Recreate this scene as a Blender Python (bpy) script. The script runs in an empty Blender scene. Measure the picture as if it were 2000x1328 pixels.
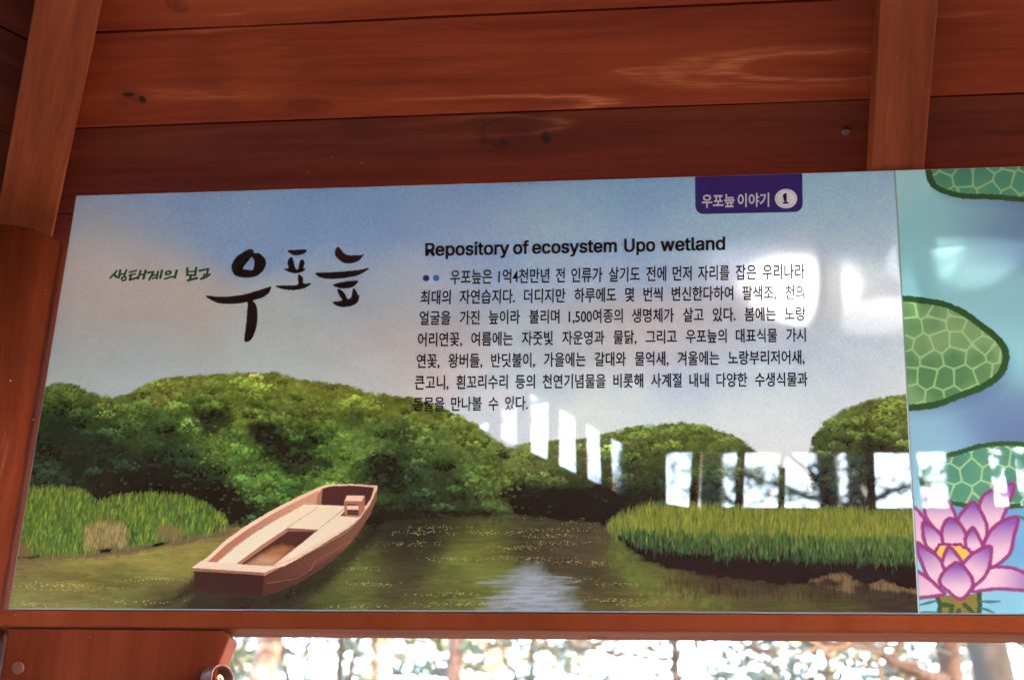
import bpy, bmesh, math, random
import numpy as np
from mathutils import Vector, Matrix

# ---------------------------------------------------------------- camera, sky, sun, exposure
SC = bpy.context.scene
COL = SC.collection
ZB = 2.41                                   # height of the signs' lower edge above the ground
cam_d = bpy.data.cameras.new('camera')
cam = bpy.data.objects.new('camera', cam_d)
COL.objects.link(cam)
CAM = Vector((1.4317, -3.0341, ZB - 0.8101))
FWD = Vector((-0.14248, 0.90372, 0.40372)).normalized()
RGT = Vector((0.98964, 0.13725, 0.04204))
RGT = (RGT - FWD*RGT.dot(FWD)).normalized()
UPV = RGT.cross(FWD)
cam.matrix_world = Matrix(((RGT.x, UPV.x, -FWD.x, CAM.x), (RGT.y, UPV.y, -FWD.y, CAM.y), (RGT.z, UPV.z, -FWD.z, CAM.z), (0, 0, 0, 1)))
cam_d.sensor_width = 36
cam_d.lens = 59.99
cam_d.clip_end = 2000
cam_d.dof.use_dof = True
cam_d.dof.focus_distance = 3.34
cam_d.dof.aperture_fstop = 4.0
SC.camera = cam

SUN_EL, SUN_AZ = 15.0, 45.0                 # sun behind the photographer, to the right
wd = bpy.data.worlds.new('World')
SC.world = wd
wd.use_nodes = True
nt = wd.node_tree
sky = nt.nodes.new('ShaderNodeTexSky')
sky.sky_type = 'NISHITA'
sky.sun_disc = False
sky.sun_elevation = math.radians(SUN_EL)
sky.sun_rotation = math.radians(180 - SUN_AZ)
sky.dust_density = 1.6
nt.nodes['Background'].inputs[1].default_value = 0.13
nt.links.new(sky.outputs[0], nt.nodes['Background'].inputs[0])
sun_d = bpy.data.lights.new('sun', 'SUN')
sun_d.energy = 2.2
sun_d.angle = math.radians(0.53)
sun_d.color = (1.0, 0.86, 0.70)
sun = bpy.data.objects.new('sun', sun_d)
COL.objects.link(sun)
az, el = math.radians(SUN_AZ), math.radians(SUN_EL)
SUN_DIR = Vector((math.sin(az)*math.cos(el), -math.cos(az)*math.cos(el), math.sin(el)))
sun.rotation_euler = (-SUN_DIR).to_track_quat('-Z', 'Y').to_euler()
SC.view_settings.view_transform = 'Standard'
SC.view_settings.look = 'None'
SC.view_settings.gamma = 1
SC.view_settings.use_curve_mapping = False
SC.view_settings.exposure = 5.6
SC.cycles.max_bounces = 8
SC.cycles.diffuse_bounces = 5
SC.cycles.use_denoising = True

# ---------------------------------------------------------------- printed artwork (flat print, computed with numpy)
# print coordinates: px as measured on the sign face; HM maps (u, v) of the sign to print px
QUAD = np.array([[149, 382.2], [1747.3, 332.8], [1795.3, 1197.8], [16, 1188.4]])   # TL TR BR BL


def homography(src, dst):
    A = []
    for (u, v), (x, y) in zip(src, dst):
        A += [[u, v, 1, 0, 0, 0, -x*u, -x*v, -x], [0, 0, 0, u, v, 1, -y*u, -y*v, -y]]
    return np.linalg.svd(np.array(A, float))[2][-1].reshape(3, 3)


HM = homography([[0, 1], [1, 1], [1, 0], [0, 0]], QUAD)
HI = np.linalg.inv(HM)


def uv_to_px(u, v):
    w = HM[2, 0]*u + HM[2, 1]*v + HM[2, 2]
    return (HM[0, 0]*u + HM[0, 1]*v + HM[0, 2])/w, (HM[1, 0]*u + HM[1, 1]*v + HM[1, 2])/w


def px_to_uv(x, y):
    w = HI[2, 0]*x + HI[2, 1]*y + HI[2, 2]
    return (HI[0, 0]*x + HI[0, 1]*y + HI[0, 2])/w, (HI[1, 0]*x + HI[1, 1]*y + HI[1, 2])/w


def lin(c):
    c = np.asarray(c, float)/255.0
    return np.where(c <= 0.04045, c/12.92, ((c + 0.055)/1.055)**2.4)


def vnoise(h, w, cell, rng, cell_y=None):
    """smooth value noise in 0..1 at a given cell size"""
    cy = cell_y or cell
    gh, gw = int(h/cy) + 3, int(w/cell) + 3
    g = rng.random((gh, gw))
    y = np.arange(h)/cy
    x = np.arange(w)/cell
    yi, xi = y.astype(int), x.astype(int)
    fy, fx = (y - yi), (x - xi)
    fy = (fy*fy*(3 - 2*fy))[:, None]
    fx = (fx*fx*(3 - 2*fx))[None, :]
    a = g[yi][:, xi]
    b = g[yi][:, xi + 1]
    c = g[yi + 1][:, xi]
    d = g[yi + 1][:, xi + 1]
    return (a*(1 - fx) + b*fx)*(1 - fy) + (c*(1 - fx) + d*fx)*fy


def fbm(h, w, cell, rng, octv=4, cell_y=None):
    s, amp, tot = 0, 1.0, 0
    for k in range(octv):
        s = s + amp*vnoise(h, w, max(cell, 1.0), rng, max(cell_y, 1.0) if cell_y else None)
        tot += amp
        amp *= 0.55
        cell /= 2
        if cell_y:
            cell_y /= 2
    return s/tot


def smooth_poly(pts, n=6):
    p = np.asarray(pts, float)
    out = []
    m = len(p)
    for i in range(m):
        p0, p1, p2, p3 = p[i - 1], p[i], p[(i + 1) % m], p[(i + 2) % m]
        for t in np.arange(n)/n:
            out.append(0.5*((2*p1) + (-p0 + p2)*t + (2*p0 - 5*p1 + 4*p2 - p3)*t*t + (-p0 + 3*p1 - 3*p2 + p3)*t**3))
    return np.array(out)


class Canvas:
    """a print canvas covering u0..u1 of the sign plane, full height"""

    def __init__(self, u0, u1, w, h, seed):
        self.w, self.h = w, h
        self.u0, self.u1 = u0, u1
        self.rng = np.random.default_rng(seed)
        u = u0 + (np.arange(w) + 0.5)/w*(u1 - u0)
        v = 1 - (np.arange(h) + 0.5)/h
        self.X, self.Y = uv_to_px(u[None, :], v[:, None])
        self.img = np.zeros((h, w, 3))

    def tex(self, x, y):
        u, v = px_to_uv(np.asarray(x, float), np.asarray(y, float))
        return (u - self.u0)/(self.u1 - self.u0)*self.w - 0.5, (1 - v)*self.h - 0.5

    def poly_sdf(self, pts, pad=12):
        """signed distance (negative inside) in texels, on the polygon's own window"""
        loops = pts if np.ndim(pts[0][0]) > 0 else [pts]
        segs = []
        for lp in loops:
            p = np.asarray(lp, float)
            tx, ty = self.tex(p[:, 0], p[:, 1])
            n = len(tx)
            segs += [(tx[i], ty[i], tx[(i + 1) % n], ty[(i + 1) % n]) for i in range(n)]
        sg = np.array(segs)
        x0, x1 = int(max(0, sg[:, 0].min() - pad)), int(min(self.w, sg[:, 0].max() + pad))
        y0, y1 = int(max(0, sg[:, 1].min() - pad)), int(min(self.h, sg[:, 1].max() + pad))
        if x1 <= x0 or y1 <= y0:
            return None, None
        gx, gy = np.meshgrid(np.arange(x0, x1), np.arange(y0, y1))
        d2 = np.full(gx.shape, 1e9)
        ins = np.zeros(gx.shape, bool)
        for ax, ay, bx, by in segs:
            ex, ey = bx - ax, by - ay
            l2 = ex*ex + ey*ey + 1e-9
            t = np.clip(((gx - ax)*ex + (gy - ay)*ey)/l2, 0, 1)
            d2 = np.minimum(d2, (gx - ax - t*ex)**2 + (gy - ay - t*ey)**2)
            if ay != by:
                c = ((gy >= ay) != (gy >= by)) & (gx < (bx - ax)*(gy - ay)/(by - ay) + ax)
                ins ^= c
        d = np.sqrt(d2)
        return np.where(ins, -d, d), (slice(y0, y1), slice(x0, x1))

    def fill(self, pts, col, soft=0.8, rough=0.0, sm=0, alpha=1.0, cell=5):
        """col: sRGB triple, or function(X, Y) giving linear colours"""
        if sm:
            pts = smooth_poly(pts, sm)
        d, win = self.poly_sdf(pts, 12 + rough + soft)
        if d is None:
            return
        if rough:
            d = d + (fbm(d.shape[0], d.shape[1], cell, self.rng, 3) - 0.5)*2*rough
        a = np.clip(0.5 - d/(2*soft), 0, 1)[..., None]*alpha
        c = col(self.X[win], self.Y[win]) if callable(col) else lin(col)
        self.img[win] = self.img[win]*(1 - a) + c*a

    def stroke(self, pts, col, width, closed=False, alpha=1.0, rough=0.0):
        p = np.asarray(pts, float)
        tx, ty = self.tex(p[:, 0], p[:, 1])
        wd = np.broadcast_to(np.asarray(width, float), (len(tx),))
        pad = wd.max() + 4
        x0, x1 = int(max(0, tx.min() - pad)), int(min(self.w, tx.max() + pad))
        y0, y1 = int(max(0, ty.min() - pad)), int(min(self.h, ty.max() + pad))
        if x1 <= x0 or y1 <= y0:
            return
        gx, gy = np.meshgrid(np.arange(x0, x1), np.arange(y0, y1))
        d = np.full(gx.shape, 1e9)
        n = len(tx)
        for i in range(n if closed else n - 1):
            j = (i + 1) % n
            ex, ey = tx[j] - tx[i], ty[j] - ty[i]
            t = np.clip(((gx - tx[i])*ex + (gy - ty[i])*ey)/(ex*ex + ey*ey + 1e-9), 0, 1)
            r = (wd[i]*(1 - t) + wd[j]*t)/2
            d = np.minimum(d, np.hypot(gx - tx[i] - t*ex, gy - ty[i] - t*ey) - r)
        if rough:
            d = d + (fbm(d.shape[0], d.shape[1], 4, self.rng, 2) - 0.5)*2*rough
        a = np.clip(0.5 - d/1.4, 0, 1)[..., None]*alpha
        win = (slice(y0, y1), slice(x0, x1))
        self.img[win] = self.img[win]*(1 - a) + lin(col)*a

    def field(self, pts, x, y, sig):
        """colour field from (x, y, r, g, b) control points, gaussian weights"""
        p = np.asarray(pts, float)
        c = lin(p[:, 2:5])
        num = np.zeros(np.shape(x) + (3,))
        den = np.full(np.shape(x), 1e-12)
        for (px, py), cc in zip(p[:, :2], c):
            wgt = np.exp(-((x - px)**2 + (1.3*(y - py))**2)/(2*sig*sig)) + 1e-7/(1 + ((x - px)**2 + (y - py)**2)*1e-3)
            num += wgt[..., None]*cc
            den += wgt
        return num/den[..., None]

    def dab(self, x, y, rx, ry, col, alpha, ang=0.0):
        tx, ty = self.tex(x, y)
        R = int(max(rx, ry) + 2)
        x0, x1, y0, y1 = int(tx) - R, int(tx) + R + 1, int(ty) - R, int(ty) + R + 1
        x0, x1, y0, y1 = max(0, x0), min(self.w, x1), max(0, y0), min(self.h, y1)
        if x1 <= x0 or y1 <= y0:
            return
        gx = np.arange(x0, x1)[None, :] - tx
        gy = np.arange(y0, y1)[:, None] - ty
        if ang:
            ca, sa = math.cos(ang), math.sin(ang)
            gx, gy = gx*ca + gy*sa, -gx*sa + gy*ca
        q = (gx/rx)**2 + (gy/ry)**2
        a = (np.clip(1.4 - 1.4*q, 0, 1)*alpha)[..., None]
        self.img[y0:y1, x0:x1] = self.img[y0:y1, x0:x1]*(1 - a) + col*a


def inside(poly, x, y):
    p = np.asarray(poly, float)
    r = np.zeros(np.shape(x), bool)
    n = len(p)
    for i in range(n):
        ax, ay = p[i]
        bx, by = p[(i + 1) % n]
        if ay != by:
            r ^= ((y >= ay) != (y >= by)) & (x < (bx - ax)*(y - ay)/(by - ay) + ax)
    return r


SKY = [(160, 390, 120, 132, 152), (350, 392, 108, 134, 172), (600, 385, 114, 140, 178), (900, 375, 122, 148, 190),
       (1250, 375, 128, 158, 200), (1700, 350, 146, 176, 210), (150, 470, 164, 150, 146), (300, 440, 132, 140, 156),
       (250, 520, 180, 160, 152), (330, 600, 176, 156, 149), (180, 600, 168, 152, 146), (480, 440, 120, 142, 174),
       (700, 440, 118, 142, 180), (900, 460, 138, 155, 186), (1100, 450, 138, 164, 206), (1400, 450, 142, 170, 210),
       (1650, 440, 148, 176, 215), (1500, 420, 144, 174, 215), (1250, 515, 150, 170, 206), (1100, 540, 162, 172, 198),
       (1000, 500, 148, 164, 196), (850, 570, 168, 168, 180), (700, 560, 150, 156, 170), (550, 640, 168, 166, 166),
       (300, 690, 156, 157, 158), (120, 700, 152, 152, 152), (600, 700, 168, 166, 166), (760, 660, 182, 166, 165),
       (860, 700, 190, 170, 170), (700, 720, 176, 172, 172), (1050, 650, 182, 184, 194), (1150, 620, 190, 182, 186),
       (1340, 650, 196, 182, 186), (1250, 640, 198, 184, 184), (1430, 590, 190, 182, 190), (1500, 640, 200, 200, 210),
       (1660, 690, 190, 200, 220), (1500, 690, 184, 194, 216), (1350, 720, 180, 188, 210), (1000, 760, 192, 194, 202),
       (1500, 800, 210, 210, 215), (1200, 800, 205, 206, 212), (1400, 850, 208, 208, 212), (1700, 750, 206, 206, 212),
       (1560, 520, 200, 194, 198), (1700, 560, 202, 202, 208), (1420, 530, 172, 178, 200), (1720, 490, 172, 190, 215)]

TREE = [(130, 760, 78, 88, 40), (230, 785, 82, 88, 38), (330, 750, 104, 102, 44), (450, 745, 98, 102, 40), (540, 738, 112, 108, 44),
        (640, 760, 106, 106, 42), (740, 780, 98, 100, 38), (850, 805, 100, 104, 42), (920, 840, 98, 104, 46), (960, 880, 88, 98, 46),
        (110, 830, 36, 50, 28), (200, 840, 40, 54, 30), (120, 900, 26, 38, 26), (200, 900, 24, 36, 25), (300, 830, 52, 68, 34),
        (380, 800, 66, 80, 34), (340, 880, 30, 46, 28), (430, 870, 70, 90, 38), (400, 930, 22, 34, 22), (300, 945, 16, 22, 18),
        (220, 955, 22, 30, 22), (480, 800, 84, 94, 38), (560, 790, 84, 92, 38), (600, 800, 90, 98, 40), (560, 850, 36, 52, 26),
        (500, 930, 60, 82, 36), (620, 860, 62, 86, 36), (650, 920, 72, 96, 40), (690, 880, 78, 94, 42), (540, 960, 58, 80, 36),
        (700, 840, 70, 86, 38), (760, 850, 60, 76, 36), (740, 920, 24, 36, 22), (800, 900, 40, 54, 30), (860, 870, 66, 80, 38),
        (820, 960, 32, 44, 28), (760, 980, 40, 56, 30), (880, 930, 44, 60, 32), (940, 920, 66, 80, 40), (985, 940, 84, 90, 44),
        (900, 990, 40, 56, 32), (960, 990, 52, 66, 34), (480, 1000, 24, 34, 20), (440, 980, 14, 18, 16), (600, 780, 100, 104, 44)]

MID = [(1000, 890, 92, 98, 48), (1050, 880, 96, 102, 50), (1120, 870, 92, 98, 48), (1200, 855, 88, 96, 44), (1290, 840, 92, 100, 44),
       (1340, 835, 90, 98, 44), (1420, 860, 84, 92, 42), (1060, 920, 74, 82, 42), (1150, 920, 52, 62, 34), (1250, 900, 58, 70, 36),
       (1350, 900, 62, 74, 38), (1440, 900, 60, 70, 36), (1050, 975, 22, 28, 22), (1120, 985, 20, 24, 20), (1200, 980, 24, 30, 22),
       (1300, 960, 30, 40, 26), (1450, 960, 32, 42, 28), (1530, 930, 70, 78, 40), (1540, 975, 36, 48, 26), (1000, 960, 28, 36, 26)]

RTREE = [(1640, 810, 84, 92, 42), (1740, 785, 96, 100, 44), (1700, 820, 86, 94, 42), (1600, 870, 58, 70, 36), (1660, 870, 66, 76, 38),
         (1760, 860, 70, 76, 38), (1740, 910, 46, 54, 32), (1620, 920, 28, 38, 26), (1700, 960, 30, 36, 26), (1780, 950, 34, 38, 28)]

WATER = [(60, 1110, 92, 78, 46), (150, 1110, 104, 94, 44), (300, 1095, 116, 104, 50), (380, 1070, 112, 96, 48), (100, 1160, 96, 92, 48),
         (250, 1150, 88, 86, 42), (330, 1180, 60, 60, 36), (60, 1180, 100, 98, 54), (560, 1180, 40, 42, 30), (640, 1150, 66, 72, 36),
         (700, 1080, 84, 88, 42), (690, 1140, 78, 82, 40), (740, 1040, 34, 36, 26), (820, 1020, 36, 38, 26), (800, 1080, 52, 50, 34),
         (770, 1140, 58, 54, 36), (900, 1020, 44, 44, 30), (935, 1050, 92, 96, 42), (940, 1100, 94, 98, 44), (880, 1150, 88, 92, 44),
         (830, 1185, 74, 74, 40), (1010, 1050, 62, 58, 38), (1090, 1060, 66, 60, 40), (1100, 1010, 50, 50, 34), (1150, 1040, 70, 60, 42),
         (1150, 1100, 68, 60, 42), (1200, 1150, 72, 62, 42), (1150, 1180, 74, 74, 44), (1260, 1150, 92, 92, 46), (1230, 1100, 84, 92, 46),
         (1320, 1170, 92, 84, 44), (1400, 1150, 64, 54, 40), (1500, 1150, 60, 52, 40), (1420, 1185, 88, 84, 44), (1550, 1180, 84, 86, 44),
         (1650, 1190, 72, 70, 42), (1750, 1180, 54, 48, 38), (1600, 1150, 62, 52, 40)]


TITLE = [
    [[(548, 97), (580, 105), (598, 142), (650, 145), (705, 185), (735, 250), (720, 310), (690, 360), (640, 400), (560, 425), (450, 425), (380, 400), (345, 355), (335, 300), (355, 240), (400, 180), (460, 140), (510, 110)],
     [(572, 192), (595, 225), (598, 270), (585, 325), (560, 338), (480, 328), (475, 305), (510, 260), (535, 235), (550, 205)]],
    [[(42, 632), (150, 642), (320, 640), (480, 618), (620, 578), (740, 542), (792, 528), (778, 585), (740, 625), (680, 660), (582, 690), (606, 715), (630, 780), (636, 880), (625, 980), (600, 1070), (560, 1140), (525, 1162), (490, 1160), (482, 1120), (495, 1030), (508, 920), (515, 800), (518, 712), (440, 722), (320, 730), (200, 722), (100, 685)]],
    [[(978, 115), (1060, 108), (1195, 103), (1192, 135), (1150, 160), (1090, 170), (1030, 162)]],
    [[(1018, 192), (1040, 205), (1055, 260), (1075, 325), (1105, 325), (1112, 270), (1128, 222), (1165, 225), (1176, 265), (1162, 315), (1188, 325), (1160, 355), (1100, 376), (1040, 376), (970, 350), (932, 325), (990, 318), (978, 265), (990, 215)]],
    [[(1103, 392), (1130, 398), (1158, 430), (1166, 492), (1250, 487), (1225, 520), (1150, 555), (1050, 570), (940, 562), (880, 545), (848, 518), (960, 515), (1095, 508), (1100, 450)]],
    [[(1552, 72), (1590, 95), (1625, 140), (1670, 165), (1750, 168), (1830, 165), (1858, 152), (1835, 195), (1790, 240), (1700, 265), (1620, 255), (1565, 215), (1530, 175), (1525, 125)]],
    [[(1298, 378), (1340, 368), (1500, 362), (1650, 352), (1800, 335), (1912, 316), (1885, 350), (1800, 395), (1680, 425), (1500, 442), (1380, 432), (1330, 410)]],
    [[(1498, 508), (1560, 488), (1650, 470), (1788, 460), (1770, 505), (1700, 545), (1600, 550), (1540, 535)]],
    [[(1550, 560), (1600, 570), (1650, 625), (1668, 670), (1708, 655), (1722, 600), (1735, 545), (1770, 575), (1790, 625), (1805, 625), (1800, 680), (1770, 725), (1700, 755), (1610, 765), (1540, 745), (1498, 705), (1605, 688), (1580, 640)]]]
SUBTITLE = [
    (30, [(245, 255), (205, 300), (135, 372)]), (34, [(200, 312), (240, 360)]), (34, [(305, 245), (278, 370)]), (30, [(408, 242), (372, 345)]), (26, [(290, 318), (375, 300)]),
    (26, [(335, 360), (390, 355), (405, 385), (385, 415), (340, 418), (328, 390), (340, 362)]),
    (26, [(460, 278), (575, 250)]), (26, [(455, 332), (560, 305)]), (32, [(490, 320), (465, 408), (590, 368)]), (32, [(650, 255), (605, 385)]), (36, [(735, 250), (698, 385)]), (26, [(640, 322), (715, 312)]),
    (30, [(770, 285), (868, 270), (795, 405)]), (24, [(848, 335), (915, 318)]), (24, [(850, 385), (912, 362)]), (30, [(945, 268), (922, 382)]), (34, [(1012, 248), (985, 372)]),
    (28, [(1120, 258), (1160, 268), (1165, 290), (1130, 315), (1085, 318), (1075, 300), (1090, 270), (1120, 258)]), (28, [(1058, 392), (1140, 362), (1230, 348)]), (36, [(1262, 250), (1232, 370)]),
    (34, [(1442, 208), (1440, 320)]), (34, [(1595, 202), (1575, 330)]), (24, [(1445, 268), (1590, 262)]), (28, [(1440, 325), (1575, 328)]), (36, [(1505, 330), (1490, 395)]), (38, [(1455, 415), (1540, 392), (1605, 380)]),
    (32, [(1648, 252), (1800, 222), (1768, 325)]), (28, [(1735, 312), (1705, 378)]), (36, [(1675, 392), (1750, 365), (1818, 318)])]


def paint_wetland(W=1800, H=949):
    cv = Canvas(0, 1, W, H, 7)
    rng = cv.rng
    X, Y = cv.X, cv.Y
    # ---- sky with pastel grain
    sub = cv.field(SKY, X[::4, ::4], Y[::4, ::4], 62)
    sub = np.repeat(np.repeat(sub, 4, 0), 4, 1)[:H, :W]
    for ax in (0, 1):
        k = np.ones(9)/9
        sub = np.apply_along_axis(lambda m: np.convolve(np.pad(m, 4, 'edge'), k, 'valid'), ax, sub)
    wob = fbm(H, W, 90, rng, 5, 60) - 0.5
    sub = sub*(1 + 0.16*wob[..., None])
    blue = np.clip((sub[..., 2] - sub[..., 0])*6 - 0.25, 0, 1)
    grain = fbm(H, W, 3.2, rng, 2) - 0.5
    cloud = fbm(H, W, 40, rng, 4, 30)
    sp = np.clip((fbm(H, W, 2.2, rng, 1) - 0.62)*4, 0, 1)*blue*np.clip(cloud*2.2 - 0.4, 0, 1)
    cv.img = sub*(1 + ((0.05 + 0.22*blue)*grain)[..., None])
    cv.img = cv.img + (sp*0.055)[..., None]*np.array([0.9, 0.95, 1.0])

    # ---- water
    yw = 985
    wpoly = [(30, 1080), (300, 1055), (450, 1020), (700, 990), (980, 995), (1200, 1020), (1260, 1070), (1800, 1100), (1800, 1210), (0, 1210)]
    fld = cv.field(WATER, X[::3, ::3], Y[::3, ::3], 34)*1.0
    fld = np.repeat(np.repeat(fld, 3, 0), 3, 1)[:H, :W]
    st = fbm(H, W, 60, rng, 4, 5) - 0.5
    big = fbm(H, W, 150, rng, 3, 40) - .5
    rust = np.clip(fbm(H, W, 110, rng, 3, 16)*2.2 - 1.15, 0, 1)[..., None]
    fld = fld*(1 + 0.45*st[..., None])*(1 + .9*big[..., None])*(1 - rust*np.array([-.25, .10, .0]))
    m = inside(wpoly, X, Y)
    cv.img[m] = fld[m]
    for k in range(5200):
        x, y = rng.uniform(0, 1800), rng.uniform(990, 1205)
        if not inside(wpoly, np.array(x), np.array(y)):
            continue
        c = cv.field(WATER, np.array(x), np.array(y), 34)*1.0
        c = c*rng.uniform(0.55, 1.45)
        cv.dab(x, y, rng.uniform(8, 26), rng.uniform(1.2, 4.5), c*np.array([1 + rng.normal(0, .1), 1, 1]), 0.28)
    # sky reflected in the painted water
    cv.fill([(1025, 1112), (1050, 1112), (1068, 1130), (1085, 1150), (1105, 1170), (1125, 1200), (945, 1200), (975, 1170), (1000, 1140)],
            (146, 146, 156), soft=22, rough=12, alpha=0.9, cell=16)
    for k in range(120):
        x, y = rng.uniform(950, 1110), rng.uniform(1125, 1200)
        cv.dab(x, y, rng.uniform(14, 40), rng.uniform(1.5, 4), lin((140, 142, 156) if rng.random() < .6 else (84, 82, 58)), 0.3)
    # glitter rows of pale pastel crumbs
    rows = [(860, 1030), (960, 1040), (1070, 1045), (890, 1092), (1030, 1090), (1100, 1060), (1130, 1098), (1010, 1070), (940, 1178),
            (640, 1090), (690, 1110), (110, 1140), (150, 1150), (310, 1130), (270, 1175), (90, 1145), (60, 1180), (800, 1062), (820, 1040),
            (1080, 1035), (1180, 1100), (1230, 1140), (1330, 1160), (1250, 1180), (870, 1180), (720, 1140), (1190, 1172), (1100, 1130),
            (1140, 1020), (1090, 1010), (880, 1160), (700, 1185)]
    for (gx, gy) in rows:
        for k in range(46):
            cv.dab(gx + rng.normal(0, 34), gy + rng.normal(0, 2.6), rng.uniform(1.0, 2.6), rng.uniform(.7, 1.2),
                   lin((176, 164, 104))*rng.uniform(.5, 1.1), 0.6)

    # ---- tree masses
    def mass(poly, ctrl, n, sig, r0, r1):
        p = np.array(poly, float)
        base = lambda a, b: cv.field(ctrl, a, b, sig)
        d, win = cv.poly_sdf(poly, 30)
        n1 = fbm(d.shape[0], d.shape[1], 14, rng, 4) - 0.5
        a = np.clip(0.5 - (d + 2 + n1*14)/5, 0, 1)[..., None]
        c = cv.field(ctrl, X[win], Y[win], sig)*(1 + 1.5*n1[..., None])
        cv.img[win] = cv.img[win]*(1 - a) + c*a
        x0, y0 = p.min(0)
        x1, y1 = p.max(0)
        xs, ys = rng.uniform(x0, x1, n), rng.uniform(y0, y1, n)
        ok = inside(poly, xs, ys)
        xs, ys = xs[ok], ys[ok]
        cols = base(xs, ys)
        clump = np.exp(2.6*(fbm(d.shape[0], d.shape[1], 46, rng, 3, 34) - .5))
        ctx, cty = cv.tex(xs, ys)
        ci = np.clip((cty - win[0].start).astype(int), 0, d.shape[0] - 1)
        cj = np.clip((ctx - win[1].start).astype(int), 0, d.shape[1] - 1)
        cols = cols*clump[ci, cj][:, None]
        for x, y, c in zip(xs, ys, cols*np.array([.80, .92, .86])):
            lum = float(np.exp(rng.normal(0, 0.30)))
            warm = rng.normal(0, .16)
            cc = c*lum*np.array([1 + warm, 1.0, 1 - .5*warm])
            cv.dab(x, y, rng.uniform(r0, r1), rng.uniform(r0, r1)*.7, cc, rng.uniform(.2, .5), rng.uniform(-.6, .6))
        # leaf clumps: each with a lit top and a dim underside
        nc = int(n/55)
        cx, cy = rng.uniform(x0, x1, nc), rng.uniform(y0, y1, nc)
        okc = inside(poly, cx, cy)
        cx, cy = cx[okc], cy[okc]
        o = np.argsort(cy)
        cc0 = base(cx, cy)*np.array([.78, .92, .84])
        for k in o:
            R = rng.uniform(11, 26)
            g = float(np.exp(rng.normal(0, .5)))
            for _ in range(int(R*2.6)):
                an, rr = rng.uniform(0, 2*math.pi), R*math.sqrt(rng.random())
                dx, dy = rr*math.cos(an)*1.15, rr*math.sin(an)*.75
                if not inside(poly, np.array(cx[k] + dx), np.array(cy[k] + dy)):
                    continue
                f = math.exp(-1.3*dy/(R*.75))*float(np.exp(rng.normal(0, .28)))
                cv.dab(cx[k] + dx, cy[k] + dy, rng.uniform(2.4, 6.5), rng.uniform(2.0, 4.6), cc0[k]*g*min(2.6, f)*np.array([1 + rng.normal(0, .1), 1, 1 + rng.normal(0, .12)]), rng.uniform(.4, .85), rng.uniform(-.7, .7))
        # bright pastel crumbs
        for x, y, c in zip(xs[::3], ys[::3], cols[::3]):
            if rng.random() < .6:
                cv.dab(x + rng.normal(0, 3), y + rng.normal(0, 3), rng.uniform(.9, 2.2), rng.uniform(.8, 1.6), c*rng.uniform(1.3, 2.3), .6)

    top_main = [(60, 770), (85, 757), (112, 747), (150, 752), (182, 768), (215, 774), (246, 772), (276, 756), (302, 742), (345, 735), (400, 732),
                (450, 728), (500, 729), (540, 727), (572, 736), (622, 746), (680, 752), (722, 766), (762, 771), (800, 776), (850, 791),
                (902, 812), (936, 832), (962, 852), (985, 868), (998, 900), (1000, 1000), (720, 1010), (440, 1030), (20, 990)]
    mid = [(960, 880), (1000, 872), (1050, 862), (1100, 858), (1150, 855), (1190, 845), (1230, 834), (1280, 828), (1330, 823), (1380, 831),
           (1425, 847), (1462, 866), (1490, 890), (1520, 908), (1560, 925), (1600, 985), (1600, 1015), (1200, 1025), (950, 1000)]
    rt = [(1578, 890), (1588, 855), (1612, 822), (1642, 801), (1682, 786), (1722, 776), (1775, 770), (1800, 770), (1810, 1010), (1590, 1010)]
    mass(mid, MID, 6500, 30, 3, 7)
    mass(rt, RTREE, 4500, 30, 3, 7)
    mass(top_main, TREE, 17000, 30, 3.5, 8.5)
    # deep holes in the foliage
    holes = [([(375, 800), (400, 795), (440, 800), (455, 812), (450, 830), (430, 838), (415, 850), (395, 848), (388, 825)], (22, 20, 18)),
             ([(490, 830), (530, 825), (545, 845), (580, 860), (610, 850), (625, 870), (600, 880), (570, 878), (555, 900), (520, 890), (500, 860)], (20, 22, 18)),
             ([(545, 890), (600, 885), (640, 895), (650, 920), (620, 930), (580, 925), (550, 915)], (20, 26, 18)),
             ([(720, 890), (770, 895), (790, 930), (780, 960), (740, 955), (722, 930)], (20, 24, 18)),
             ([(170, 930), (240, 925), (330, 930), (420, 940), (470, 965), (480, 1010), (440, 1010), (400, 980), (330, 966), (250, 966), (190, 972)], (15, 17, 15)),
             ([(120, 800), (160, 845), (200, 850), (220, 890), (180, 900), (110, 880), (90, 850)], (26, 34, 24)),
             ([(700, 985), (800, 990), (940, 996), (980, 1000), (960, 1010), (800, 1012), (720, 1025), (640, 1030)], (18, 19, 16)),
             ([(985, 945), (1040, 955), (1120, 950), (1190, 955), (1240, 985), (1200, 1022), (1120, 1015), (1040, 1004), (985, 990)], (19, 21, 19)),
             ([(1690, 850), (1740, 880), (1730, 930), (1690, 910)], (34, 38, 28))]
    for p, c in holes:
        cv.fill(p, c, soft=6, rough=10, sm=3, alpha=.85, cell=14)
        q = np.array(p, float)
        for k in range(90):
            x, y = rng.uniform(q[:, 0].min(), q[:, 0].max()), rng.uniform(q[:, 1].min(), q[:, 1].max())
            cv.dab(x, y, rng.uniform(3, 7), rng.uniform(2, 5), lin((40, 54, 30))*rng.uniform(.3, 1.6), .4)
    for (hx, hy, n) in ((500, 945, 160), (640, 935, 160), (690, 880, 130), (600, 1000, 60), (985, 930, 130), (430, 880, 140), (820, 850, 80), (560, 790, 90)):
        for k in range(n):
            cv.dab(hx + rng.normal(0, 24), hy + rng.normal(0, 18), rng.uniform(2, 6), rng.uniform(2, 5),
                   lin((104, 122, 52) if rng.random() < .6 else (58, 92, 44))*rng.uniform(.6, 1.25), .42)

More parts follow.
